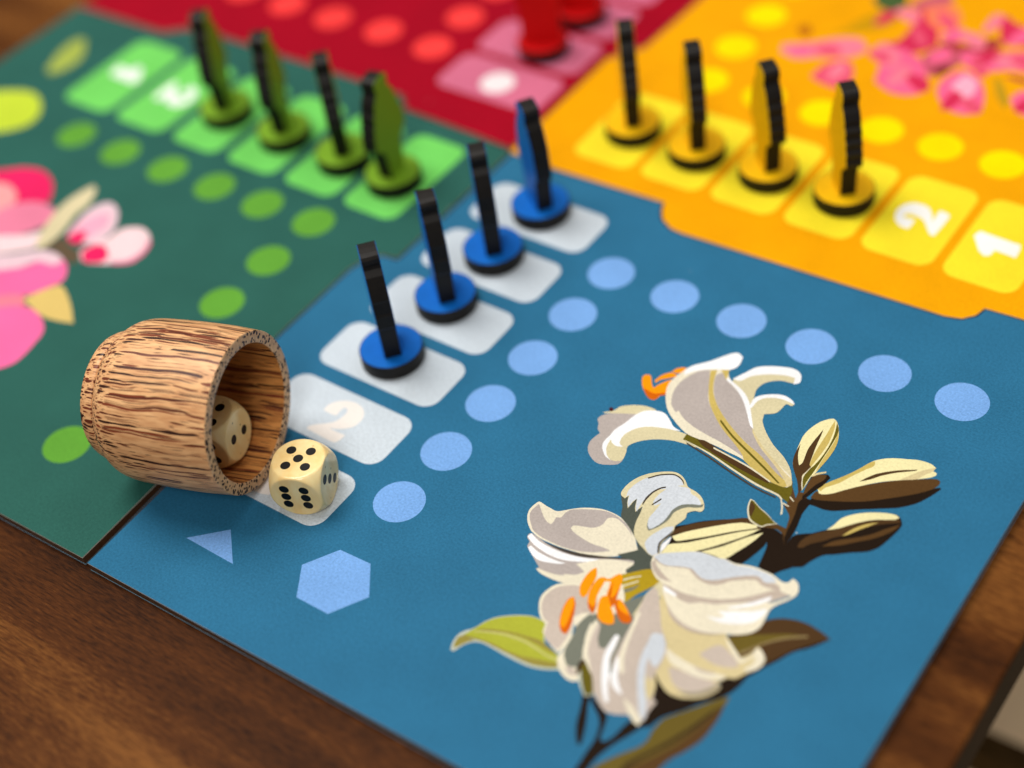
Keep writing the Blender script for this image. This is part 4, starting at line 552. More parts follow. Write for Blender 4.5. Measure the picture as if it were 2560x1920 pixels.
  ('leaf', [('black', 5, '5250 -3848 5214 -3910 5176 -3972 5136 -4031 5087 -4088 5035 -4142 4990 -4197 4960 -4253 4936 -4309 4911 -4364 4883 -4416 4855 -4466 4826 -4520 4800 -4578 4773 -4639 4736 -4704 4684 -4772 4620 -4844 4557 -4915 4512 -4809 4467 -4702 4464 -4604 4538 -4518 4654 -4442 4749 -4380 4784 -4346 4810 -4312 4840 -4273 4874 -4228 4912 -4178 4952 -4126 5000 -4074 5052 -4020 5104 -3970 5152 -3926 5202 -3887'), ('dbrown', 6, '4266 -4412 4321 -4350 4376 -4287 4423 -4224 4458 -4158 4484 -4092 4514 -4034 4546 -3986 4581 -3947 4620 -3910 4666 -3878 4717 -3850 4770 -3828 4828 -3810 4888 -3798 4946 -3792 5000 -3794 5052 -3800 5104 -3808 5153 -3818 5201 -3832 5248 -3844 5206 -3896 5164 -3947 5120 -4001 5072 -4058 5024 -4116 4980 -4177 4941 -4244 4906 -4313 4874 -4373 4846 -4420 4821 -4459 4788 -4490 4745 -4510 4695 -4520 4637 -4527 4567 -4533 4489 -4534 4418 -4524 4363 -4495 4314 -4454'), ('olive2', 7, '4272 -4422 4330 -4369 4386 -4316 4446 -4266 4508 -4220 4572 -4180 4637 -4138 4701 -4096 4765 -4054 4830 -4016 4894 -3987 4958 -3962 5022 -3938 4968 -3982 4915 -4026 4860 -4074 4802 -4128 4744 -4186 4693 -4240 4653 -4286 4620 -4326 4591 -4368 4570 -4414 4555 -4461 4533 -4496 4500 -4518 4461 -4528 4418 -4524 4372 -4500 4322 -4462'), ('stripe', 8, '5017 -3928 5029 -3933 5040 -3947 4968 -3997 4896 -4048 4832 -4100 4776 -4153 4727 -4207 4684 -4262 4645 -4322 4612 -4382 4584 -4432 4562 -4463 4542 -4490 4522 -4516 4510 -4502 4506 -4486 4525 -4452 4556 -4408 4588 -4362 4617 -4317 4648 -4270 4683 -4222 4722 -4173 4766 -4123 4817 -4073 4886 -4018 4961 -3964')]),
  ('leaf', [('gpale', 2, '1823 -6037 1810 -6011 1796 -5985 1786 -5955 1778 -5918 1773 -5876 1773 -5838 1780 -5806 1792 -5779 1808 -5752 1829 -5726 1854 -5700 1877 -5668 1895 -5626 1910 -5580 1928 -5535 1950 -5498 1973 -5462 2000 -5429 2033 -5397 2070 -5366 2108 -5338 2147 -5310 2187 -5285 2226 -5262 2264 -5242 2301 -5224 2338 -5211 2374 -5203 2412 -5200 2444 -5198 2472 -5196 2496 -5195 2518 -5208 2562 -5278 2615 -5370 2666 -5440 2712 -5462 2760 -5464 2804 -5468 2844 -5478 2880 -5489 2916 -5510 2948 -5545 2980 -5590 3012 -5634 2958 -5664 2904 -5696 2850 -5723 2796 -5744 2742 -5762 2685 -5775 2626 -5783 2566 -5786 2504 -5789 2440 -5790 2376 -5790 2310 -5788 2240 -5786 2170 -5783 2110 -5784 2071 -5788 2038 -5797 2007 -5810 1978 -5828 1953 -5852 1932 -5876 1915 -5902 1902 -5928 1892 -5954 1884 -5981 1877 -6006 1870 -6025 1858 -6035 1843 -6038 1833 -6038'), ('lime', 3, '1826 -5816 1844 -5769 1864 -5722 1882 -5676 1900 -5630 1917 -5586 1936 -5545 1957 -5508 1980 -5472 2008 -5439 2040 -5407 2077 -5376 2115 -5348 2154 -5320 2194 -5294 2233 -5271 2271 -5250 2308 -5233 2344 -5220 2380 -5212 2415 -5210 2446 -5209 2470 -5206 2490 -5205 2511 -5216 2541 -5258 2574 -5317 2604 -5367 2622 -5396 2640 -5420 2666 -5440 2705 -5454 2752 -5462 2796 -5472 2836 -5484 2874 -5496 2907 -5514 2932 -5542 2952 -5576 2972 -5610 2956 -5626 2940 -5640 2920 -5654 2882 -5674 2834 -5696 2786 -5715 2740 -5729 2694 -5740 2642 -5747 2582 -5750 2516 -5749 2450 -5748 2386 -5749 2320 -5750 2258 -5751 2199 -5752 2142 -5755 2093 -5760 2056 -5766 2024 -5775 1988 -5784 1938 -5794 1882 -5806'), ('leafk', 4, '1839 -6000 1827 -5980 1816 -5959 1808 -5935 1800 -5900 1796 -5862 1810 -5830 1855 -5812 1918 -5802 1981 -5792 1961 -5814 1940 -5836 1922 -5862 1902 -5893 1884 -5927 1868 -5956 1858 -5972 1848 -5986'), ('leafk', 4, '1891 -5670 1954 -5637 2016 -5604 2080 -5572 2145 -5546 2210 -5521 2274 -5500 2332 -5485 2388 -5474 2442 -5463 2494 -5450 2544 -5438 2588 -5432 2620 -5432 2649 -5438 2682 -5445 2730 -5456 2783 -5470 2826 -5482 2853 -5494 2878 -5506 2832 -5507 2786 -5508 2736 -5508 2684 -5504 2630 -5498 2573 -5496 2516 -5495 2458 -5496 2398 -5503 2330 -5516 2260 -5534 2191 -5556 2124 -5583 2060 -5614 2005 -5638 1964 -5652 1927 -5661'), ('leafl', 5, '1890 -5703 1945 -5672 2000 -5640 2058 -5611 2122 -5585 2188 -5562 2255 -5543 2326 -5530 2399 -5520 2466 -5515 2526 -5516 2580 -5521 2631 -5527 2676 -5534 2718 -5540 2762 -5544 2818 -5542 2877 -5536 2920 -5534 2932 -5546 2940 -5563 2886 -5567 2833 -5571 2782 -5572 2735 -5570 2690 -5565 2642 -5560 2587 -5555 2528 -5550 2466 -5548 2397 -5554 2324 -5564 2255 -5576 2192 -5592 2134 -5612 2076 -5634 2017 -5660 1959 -5688 1900 -5716'), ('leafk', 6, '1817 -5806 1870 -5792 1922 -5780 1976 -5768 2030 -5755 2087 -5743 2148 -5734 2218 -5731 2294 -5731 2364 -5730 2427 -5724 2485 -5716 2541 -5706 2595 -5690 2646 -5672 2696 -5654 2744 -5640 2790 -5626 2833 -5613 2873 -5600 2910 -5586 2946 -5572 2961 -5594 2976 -5616 2928 -5642 2880 -5670 2830 -5694 2777 -5714 2722 -5731 2664 -5744 2596 -5751 2525 -5753 2455 -5754 2390 -5756 2326 -5758 2264 -5759 2205 -5760 2148 -5760 2096 -5762 2050 -5769 2008 -5778 1966 -5787 1920 -5798 1875 -5810 1830 -5822')]),
  ('petal', [('cream', 2, '1460 -3816 1450 -3830 1443 -3852 1438 -3877 1432 -3906 1430 -3937 1430 -3969 1437 -3999 1448 -4030 1463 -4061 1482 -4091 1504 -4120 1530 -4148 1562 -4176 1598 -4204 1628 -4224 1654 -4235 1680 -4241 1706 -4250 1737 -4258 1773 -4264 1812 -4268 1856 -4268 1901 -4267 1947 -4266 1995 -4264 2046 -4259 2104 -4252 2164 -4242 2227 -4230 2292 -4218 2360 -4202 2420 -4186 2469 -4170 2512 -4152 2555 -4131 2606 -4101 2659 -4067 2701 -4036 2721 -4014 2734 -3990 2752 -3965 2782 -3930 2816 -3892 2852 -3854 2830 -3830 2810 -3806 2786 -3780 2754 -3743 2717 -3702 2678 -3666 2638 -3641 2594 -3621 2551 -3601 2506 -3578 2460 -3556 2413 -3540 2364 -3533 2313 -3530 2264 -3532 2220 -3536 2176 -3544 2130 -3558 2079 -3578 2024 -3604 1976 -3630 1938 -3654 1906 -3680 1874 -3706 1841 -3736 1809 -3767 1780 -3794 1760 -3812 1740 -3826 1719 -3835 1698 -3838 1676 -3836 1654 -3834 1626 -3832 1598 -3830 1572 -3828 1541 -3822 1514 -3818 1485 -3812'), ('lilac', 3, '1480 -3845 1474 -3876 1468 -3906 1464 -3934 1462 -3956 1460 -3976 1464 -3998 1474 -4024 1490 -4053 1510 -4082 1534 -4109 1564 -4136 1590 -4160 1613 -4181 1634 -4199 1660 -4214 1700 -4226 1747 -4236 1796 -4244 1845 -4247 1896 -4248 1950 -4246 2008 -4245 2068 -4242 2130 -4234 2194 -4222 2259 -4205 2320 -4184 2376 -4160 2428 -4132 2476 -4102 2516 -4073 2552 -4044 2589 -4014 2554 -4014 2518 -4015 2480 -4016 2438 -4022 2392 -4030 2344 -4034 2292 -4032 2236 -4026 2185 -4020 2141 -4012 2102 -4003 2068 -3994 2038 -3981 2011 -3966 2009 -3939 2016 -3916 2041 -3902 2076 -3889 2114 -3876 2154 -3862 2198 -3848 2234 -3830 2262 -3803 2284 -3772 2299 -3738 2302 -3701 2297 -3660 2302 -3628 2322 -3605 2352 -3590 2384 -3581 2414 -3582 2448 -3590 2483 -3602 2523 -3617 2566 -3636 2604 -3656 2635 -3674 2662 -3694 2690 -3714 2670 -3694 2652 -3676 2629 -3656 2598 -3634 2564 -3612 2526 -3592 2488 -3576 2446 -3564 2404 -3554 2357 -3546 2308 -3541 2259 -3543 2207 -3554 2154 -3572 2103 -3592 2056 -3614 2012 -3637 1971 -3660 1931 -3683 1894 -3706 1864 -3729 1846 -3753 1834 -3780 1827 -3806 1825 -3834 1827 -3863 1824 -3886 1808 -3898 1788 -3904 1774 -3915 1774 -3936 1780 -3964 1784 -3987 1782 -4010 1776 -4030 1750 -4030 1720 -4024 1695 -4012 1666 -3997 1637 -3978 1607 -3954 1575 -3928 1546 -3902 1522 -3882 1502 -3864')]),
  ('petal', [('lilac', 4, '1636 -4290 1640 -4268 1657 -4254 1684 -4254 1719 -4258 1760 -4264 1808 -4274 1862 -4286 1920 -4294 1984 -4296 2050 -4293 2116 -4288 2177 -4281 2236 -4272 2296 -4259 2354 -4242 2411 -4220 2474 -4193 2548 -4156 2627 -4114 2702 -4076 2774 -4044 2841 -4017 2892 -4003 2916 -4015 2928 -4042 2922 -4072 2908 -4111 2894 -4150 2918 -4168 2942 -4188 2897 -4235 2852 -4282 2808 -4332 2761 -4390 2714 -4449 2674 -4497 2647 -4522 2621 -4541 2594 -4558 2567 -4576 2539 -4592 2506 -4610 2466 -4630 2421 -4650 2373 -4666 2320 -4676 2266 -4682 2214 -4685 2168 -4686 2126 -4685 2087 -4681 2055 -4674 2026 -4663 1998 -4652 2008 -4634 2016 -4616 1973 -4590 1930 -4565 1889 -4540 1848 -4515 1808 -4490 1776 -4470 1745 -4452 1723 -4431 1716 -4410 1714 -4384 1708 -4364 1684 -4350 1658 -4338 1643 -4314'), ('white', 5, '1644 -4316 1648 -4296 1653 -4275 1657 -4254 1704 -4272 1750 -4290 1800 -4304 1852 -4312 1906 -4316 1960 -4317 2018 -4317 2075 -4314 2131 -4310 2184 -4302 2234 -4292 2285 -4280 2338 -4265 2390 -4247 2436 -4230 2475 -4214 2508 -4199 2542 -4184 2526 -4208 2510 -4230 2488 -4252 2448 -4280 2398 -4308 2346 -4334 2296 -4358 2242 -4379 2190 -4396 2135 -4406 2080 -4412 2027 -4414 1980 -4413 1937 -4408 1893 -4402 1848 -4394 1802 -4385 1758 -4372 1719 -4356 1682 -4336'), ('white', 6, '1742 -4446 1749 -4426 1756 -4405 1797 -4418 1838 -4430 1881 -4439 1928 -4444 1978 -4446 2024 -4446 2067 -4445 2106 -4442 2144 -4438 2178 -4432 2210 -4425 2242 -4418 2226 -4437 2204 -4454 2166 -4473 2116 -4494 2069 -4510 2027 -4524 1987 -4532 1948 -4536 1911 -4532 1876 -4522 1840 -4508 1807 -4490 1774 -4468'), ('cream', 7, '2003 -4654 2010 -4644 2019 -4637 2047 -4634 2086 -4631 2124 -4628 2162 -4622 2198 -4616 2235 -4608 2268 -4596 2302 -4584 2334 -4572 2322 -4564 2310 -4556 2354 -4538 2396 -4520 2432 -4500 2459 -4474 2479 -4446 2500 -4416 2478 -4407 2455 -4398 2432 -4389 2408 -4382 2382 -4374 2356 -4367 2390 -4334 2426 -4301 2462 -4268 2499 -4232 2536 -4196 2577 -4164 2619 -4138 2663 -4114 2713 -4092 2778 -4067 2848 -4043 2901 -4028 2912 -4034 2924 -4044 2911 -4082 2898 -4118 2886 -4155 2908 -4172 2930 -4188 2890 -4235 2850 -4282 2808 -4332 2766 -4388 2722 -4446 2674 -4498 2618 -4540 2558 -4575 2503 -4605 2458 -4629 2416 -4648 2371 -4663 2319 -4673 2264 -4679 2212 -4682 2166 -4684 2124 -4684 2088 -4682 2056 -4674 2030 -4664'), ('line', 8, '1851 -4286 1890 -4284 1928 -4282 1972 -4278 2026 -4272 2085 -4264 2144 -4254 2198 -4243 2252 -4230 2304 -4216 2354 -4200 2404 -4184 2455 -4164 2512 -4142 2571 -4118 2629 -4094 2684 -4067 2738 -4040 2786 -4017 2823 -4006 2857 -3998 2891 -3990 2862 -4004 2832 -4020 2798 -4037 2744 -4065 2680 -4097 2616 -4130 2553 -4162 2490 -4194 2432 -4222 2378 -4242 2330 -4258 2280 -4272 2227 -4282 2174 -4290 2122 -4296 2070 -4298 2020 -4300 1973 -4298 1930 -4296 1891 -4291')]),
  ('petal', [('cream', 8, '2372 -5128 2337 -5082 2300 -5026 2276 -4971 2268 -4917 2272 -4864 2282 -4814 2296 -4770 2316 -4730 2348 -4694 2409 -4644 2488 -4592 2576 -4561 2676 -4556 2785 -4572 2871 -4608 2918 -4670 2945 -4752 2971 -4832 2927 -4866 2884 -4898 2848 -4934 2820 -4970 2801 -5008 2794 -5049 2806 -5092 2829 -5137 2848 -5184 2858 -5234 2865 -5286 2869 -5336 2870 -5384 2868 -5428 2868 -5474 2808 -5454 2750 -5435 2695 -5412 2644 -5386 2598 -5356 2562 -5325 2544 -5288 2537 -5250 2526 -5221 2508 -5210 2488 -5208 2464 -5201 2436 -5184 2404 -5160'), ('lil2', 9, '2390 -5104 2362 -5066 2334 -5022 2316 -4976 2308 -4929 2309 -4880 2316 -4834 2328 -4793 2345 -4754 2375 -4719 2429 -4674 2500 -4628 2578 -4600 2670 -4600 2770 -4617 2850 -4648 2894 -4698 2917 -4760 2940 -4822 2904 -4852 2866 -4881 2834 -4914 2806 -4950 2783 -4992 2772 -5034 2780 -5080 2801 -5128 2818 -5174 2826 -5218 2831 -5260 2834 -5302 2835 -5348 2834 -5394 2833 -5440 2774 -5430 2715 -5419 2664 -5403 2628 -5379 2599 -5350 2576 -5317 2561 -5277 2551 -5233 2539 -5200 2522 -5188 2502 -5185 2480 -5178 2452 -5160 2420 -5134')]),
  ('petal', [('cream', 10, '2855 -5122 2862 -5166 2856 -5212 2854 -5262 2861 -5316 2872 -5372 2880 -5424 2882 -5465 2882 -5501 2894 -5538 2922 -5578 2962 -5618 3006 -5651 3053 -5676 3103 -5692 3149 -5698 3190 -5690 3226 -5670 3251 -5644 3258 -5610 3252 -5570 3244 -5530 3238 -5492 3230 -5453 3214 -5414 3182 -5374 3142 -5333 3107 -5288 3084 -5241 3067 -5190 3050 -5132 3025 -5042 2998 -4938 2970 -4832 2925 -4830 2880 -4830 2837 -4846 2800 -4889 2764 -4948 2730 -5008 2776 -5045 2823 -5082'), ('mgrey', 11, '2864 -4886 2886 -4864 2915 -4856 2944 -4846 2946 -4891 2946 -4936 2951 -4982 2962 -5032 2976 -5084 2994 -5137 3021 -5195 3052 -5255 3078 -5306 3096 -5340 3111 -5370 3124 -5401 3133 -5440 3140 -5480 3140 -5512 3124 -5530 3098 -5536 3078 -5547 3054 -5556 3026 -5552 2992 -5527 2954 -5489 2924 -5452 2906 -5424 2896 -5396 2888 -5364 2880 -5304 2872 -5232 2864 -5172 2854 -5144 2842 -5120 2835 -5093 2838 -5028 2848 -4948'), ('lil2', 12, '3026 -5586 3046 -5568 3066 -5550 3091 -5544 3122 -5557 3157 -5582 3192 -5607 3162 -5618 3133 -5630 3104 -5632 3078 -5622 3052 -5604'), ('black2', 13, '3155 -5570 3142 -5536 3130 -5492 3124 -5454 3126 -5430 3133 -5410 3140 -5391 3159 -5402 3178 -5413 3197 -5424 3195 -5457 3192 -5490 3192 -5521 3194 -5549 3196 -5576 3200 -5602 3176 -5589')]),
  ('leaf', [('gpale', 14, '3236 -5640 3208 -5578 3190 -5508 3172 -5439 3193 -5427 3214 -5414 3261 -5455 3308 -5495 3349 -5532 3383 -5566 3410 -5598 3434 -5626 3453 -5653 3468 -5677 3483 -5701 3472 -5718 3460 -5734 3447 -5749 3432 -5760 3415 -5769 3398 -5778 3341 -5734 3284 -5690'), ('olive', 15, '3186 -5512 3176 -5483 3177 -5456 3178 -5430 3202 -5428 3226 -5434 3262 -5460 3306 -5498 3346 -5536 3375 -5570 3401 -5604 3422 -5634 3440 -5659 3453 -5682 3468 -5704 3453 -5720 3438 -5735 3421 -5749 3404 -5762 3376 -5738 3348 -5714 3317 -5684 3272 -5630 3222 -5566')]),
  ('petal', [('dgrey', 9, '2242 -3253 2265 -3260 2289 -3268 2312 -3276 2315 -3253 2317 -3231 2320 -3208 2344 -3238 2367 -3268 2388 -3297 2404 -3321 2418 -3344 2432 -3366 2429 -3335 2426 -3304 2424 -3276 2427 -3251 2432 -3228 2436 -3206 2466 -3242 2494 -3278 2524 -3315 2534 -3292 2545 -3270 2564 -3313 2583 -3356 2600 -3396 2612 -3433 2623 -3466 2634 -3501 2646 -3534 2658 -3567 2674 -3602 2698 -3639 2726 -3678 2754 -3708 2775 -3726 2796 -3736 2820 -3746 2848 -3755 2878 -3762 2908 -3770 2932 -3782 2954 -3794 2977 -3806 3004 -3814 3032 -3822 3055 -3835 3069 -3859 3078 -3888 3094 -3916 3120 -3939 3150 -3960 3182 -3983 3214 -4008 3245 -4034 3276 -4060 3206 -4090 3136 -4122 3073 -4149 3022 -4173 2978 -4194 2941 -4204 2918 -4196 2900 -4177 2882 -4158 2896 -4118 2911 -4080 2919 -4048 2911 -4024 2896 -4002 2858 -4012 2819 -4024 2782 -4030 2748 -4030 2716 -4025 2684 -4020 2704 -4000 2725 -3980 2748 -3958 2778 -3925 2814 -3888 2848 -3850 2826 -3818 2804 -3786 2777 -3756 2743 -3726 2704 -3698 2662 -3670 2615 -3639 2565 -3608 2520 -3582 2483 -3566 2450 -3553 2420 -3533 2398 -3495 2380 -3449 2361 -3407 2338 -3374 2314 -3346 2292 -3320 2274 -3296 2258 -3274'), ('mgrey', 12, '2931 -4772 2955 -4726 2990 -4679 3028 -4630 3070 -4577 3116 -4522 3160 -4468 3200 -4416 3237 -4365 3275 -4314 3304 -4380 3334 -4446 3358 -4522 3375 -4623 3388 -4736 3393 -4834 3392 -4900 3384 -4956 3368 -5014 3340 -5078 3302 -5144 3265 -5211 3202 -5178 3138 -5146 3078 -5104 3020 -5045 2966 -4976 2930 -4914 2916 -4863 2918 -4818'), ('mustard', 13, '2875 -4250 2890 -4222 2918 -4198 2945 -4173 2967 -4148 2989 -4122 3016 -4096 3050 -4062 3089 -4028 3127 -4008 3163 -4010 3198 -4026 3232 -4043 3262 -4058 3292 -4076 3320 -4092 3292 -4151 3265 -4210 3238 -4263 3216 -4306 3195 -4345 3175 -4386 3156 -4440 3138 -4496 3116 -4535 3086 -4546 3050 -4542 3018 -4528 2990 -4510 2966 -4484 2947 -4455 2935 -4424 2928 -4390 2918 -4356 2901 -4320 2882 -4284'), ('linel', 14, '2930 -4280 2953 -4254 2976 -4228 3000 -4204 3026 -4181 3052 -4160 3078 -4138 3086 -4151 3060 -4173 3034 -4195 3010 -4218 2987 -4245 2965 -4273 2943 -4301 2936 -4290'), ('linel', 15, '2958 -4370 2979 -4344 3000 -4320 3022 -4294 3044 -4266 3066 -4238 3088 -4211 3098 -4226 3076 -4254 3054 -4282 3032 -4310 3012 -4336 2994 -4362 2974 -4388 2966 -4378'), ('mgrey', 16, '2970 -4435 3000 -4408 3030 -4380 3058 -4350 3084 -4316 3108 -4280 3132 -4244 3125 -4278 3118 -4313 3104 -4349 3080 -4389 3048 -4430 3017 -4472 2994 -4454'), ('tan', 17, '3297 -4092 3329 -4093 3360 -4094 3392 -4094 3410 -4128 3428 -4162 3434 -4200 3414 -4274 3380 -4364 3353 -4446 3342 -4518 3336 -4582 3328 -4630 3310 -4646 3286 -4654 3281 -4567 3276 -4478 3272 -4409 3266 -4382 3260 -4358 3258 -4332 3267 -4264 3282 -4178')]),
  ('petal', [('tan', 34, '2244 -3256 2232 -3238 2224 -3214 2220 -3186 2219 -3150 2221 -3109 2227 -3066 2237 -3024 2251 -2979 2270 -2936 2294 -2892 2324 -2851 2358 -2810 2400 -2772 2446 -2734 2492 -2702 2533 -2677 2573 -2657 2612 -2644 2649 -2642 2686 -2648 2719 -2658 2748 -2674 2776 -2693 2800 -2712 2822 -2733 2841 -2754 2865 -2769 2900 -2776 2940 -2780 2978 -2785 3012 -2796 3044 -2808 3074 -2825 3104 -2846 3130 -2872 3153 -2897 3170 -2922 3184 -2948 3192 -2972 3190 -3002 3176 -3024 3158 -3030 3136 -3033 3112 -3042 3090 -3063 3068 -3090 3055 -3117 3065 -3147 3079 -3179 3076 -3207 3068 -3238 3060 -3267 3050 -3294 3040 -3320 3034 -3344 3042 -3368 3054 -3394 3058 -3424 3059 -3460 3058 -3498 3050 -3538 3040 -3580 3034 -3618 3036 -3651 3044 -3681 3054 -3708 3068 -3734 3084 -3758 3092 -3781 3085 -3806 3070 -3830 3050 -3846 3026 -3848 2999 -3843 2972 -3835 2948 -3826 2924 -3816 2898 -3803 2869 -3792 2838 -3780 2808 -3765 2776 -3748 2744 -3728 2715 -3704 2692 -3678 2672 -3649 2654 -3617 2638 -3582 2624 -3543 2612 -3502 2602 -3460 2595 -3416 2588 -3376 2578 -3343 2569 -3313 2560 -3283 2553 -3302 2546 -3322 2540 -3341 2535 -3367 2530 -3394 2510 -3368 2490 -3338 2474 -3301 2456 -3255 2439 -3209 2434 -3232 2430 -3253 2427 -3280 2426 -3314 2425 -3352 2424 -3392 2408 -3370 2392 -3349 2375 -3325 2360 -3294 2344 -3258 2330 -3224 2322 -3252 2315 -3280 2290 -3274 2264 -3267'), ('pale', 35, '2314 -3248 2302 -3218 2290 -3188 2285 -3154 2287 -3109 2295 -3060 2308 -3012 2325 -2965 2347 -2920 2374 -2876 2406 -2838 2444 -2802 2482 -2770 2525 -2740 2570 -2714 2612 -2696 2648 -2690 2681 -2692 2714 -2701 2744 -2719 2774 -2744 2804 -2770 2785 -2785 2765 -2800 2746 -2815 2795 -2801 2844 -2787 2886 -2783 2910 -2797 2928 -2820 2950 -2840 2978 -2846 3008 -2848 3036 -2853 3066 -2868 3094 -2886 3114 -2904 3124 -2923 3126 -2944 3094 -2956 3061 -2968 3030 -2984 3000 -3001 2972 -3021 2946 -3046 2924 -3080 2904 -3120 2892 -3156 2888 -3182 2888 -3208 2890 -3234 2894 -3262 2897 -3292 2897 -3324 2890 -3360 2878 -3398 2868 -3434 2858 -3467 2848 -3498 2836 -3520 2817 -3534 2794 -3530 2775 -3513 2755 -3488 2738 -3461 2727 -3437 2719 -3412 2714 -3383 2713 -3348 2716 -3311 2718 -3271 2719 -3228 2720 -3182 2720 -3136 2704 -3158 2687 -3182 2670 -3204 2646 -3188 2628 -3165 2622 -3130 2622 -3085 2624 -3040 2634 -2999 2646 -2958 2660 -2916 2628 -2940 2596 -2962 2570 -2992 2550 -3030 2536 -3075 2526 -3120 2522 -3166 2522 -3211 2524 -3256 2528 -3298 2534 -3339 2540 -3380 2518 -3360 2497 -3334 2478 -3298 2459 -3254 2439 -3210 2431 -3234 2424 -3258 2418 -3284 2418 -3315 2420 -3346 2422 -3378 2405 -3356 2388 -3335 2372 -3310 2358 -3279 2345 -3243 2332 -3207 2323 -3228'), ('line', 36, '2534 -3251 2527 -3224 2521 -3188 2518 -3148 2522 -3108 2530 -3064 2540 -3024 2554 -2990 2569 -2960 2584 -2935 2600 -2917 2615 -2904 2631 -2890 2644 -2908 2628 -2922 2613 -2937 2598 -2956 2582 -2984 2568 -3016 2556 -3050 2550 -3088 2546 -3130 2544 -3169 2544 -3203 2547 -3235 2550 -3267'), ('line', 37, '2632 -3206 2640 -3181 2649 -3156 2657 -3133 2665 -3111 2672 -3090 2680 -3070 2696 -3082 2688 -3106 2679 -3131 2670 -3154 2662 -3176 2653 -3196 2644 -3216'), ('mgrey', 38, '3144 -2902 3156 -2925 3159 -2948 3148 -2963 3129 -2978 3108 -2992 3084 -3004 3056 -3014 3032 -3026 3009 -3042 2988 -3062 2969 -3084 2950 -3113 2932 -3146 2920 -3178 2918 -3208 2922 -3236 2924 -3266 2923 -3294 2920 -3322 2914 -3352 2901 -3390 2884 -3433 2866 -3472 2848 -3502 2829 -3529 2810 -3556 2788 -3542 2767 -3522 2754 -3502 2742 -3476 2729 -3452 2747 -3474 2764 -3498 2780 -3515 2798 -3526 2814 -3523 2830 -3499 2848 -3464 2864 -3427 2874 -3394 2882 -3360 2887 -3327 2889 -3295 2888 -3264 2888 -3234 2886 -3205 2884 -3178 2886 -3148 2897 -3114 2912 -3076 2932 -3044 2960 -3018 2992 -2995 3025 -2976 3060 -2960 3095 -2948 3122 -2936 3136 -2920'), ('line', 36, '2374 -2877 2407 -2836 2440 -2796 2476 -2759 2518 -2727 2562 -2699 2602 -2680 2632 -2673 2662 -2674 2690 -2678 2720 -2688 2748 -2702 2771 -2717 2793 -2744 2810 -2772 2786 -2748 2760 -2726 2740 -2715 2718 -2706 2694 -2699 2668 -2694 2641 -2692 2613 -2698 2573 -2718 2528 -2746 2487 -2777 2450 -2816 2417 -2858 2392 -2886'), ('pale', 39, '2888 -3758 2869 -3729 2862 -3697 2862 -3667 2866 -3633 2873 -3599 2883 -3566 2896 -3534 2910 -3502 2922 -3472 2936 -3442 2953 -3416 2976 -3394 3001 -3376 3026 -3358 3038 -3383 3045 -3408 3044 -3451 3040 -3503 3036 -3551 3030 -3587 3025 -3618 3024 -3648 3032 -3680 3043 -3711 3054 -3736 3070 -3756 3078 -3775 3072 -3796 3060 -3820 3044 -3835 3021 -3839 2994 -3835 2966 -3825 2938 -3806 2910 -3782'), ('line', 40, '3051 -3402 3053 -3434 3056 -3466 3054 -3498 3046 -3535 3033 -3574 3026 -3608 3026 -3636 3032 -3662 3040 -3688 3052 -3716 3068 -3746 3083 -3775 3074 -3780 3066 -3785 3047 -3751 3028 -3716 3014 -3684 3006 -3659 3004 -3636 3005 -3612 3011 -3578 3020 -3542 3030 -3506 3038 -3472 3044 -3437'), ('white', 41, '3080 -3496 3072 -3526 3064 -3558 3058 -3587 3052 -3613 3047 -3637 3048 -3665 3060 -3699 3078 -3736 3095 -3773 3096 -3744 3098 -3716 3100 -3684 3100 -3644 3100 -3602 3098 -3564 3094 -3540 3086 -3517')]),
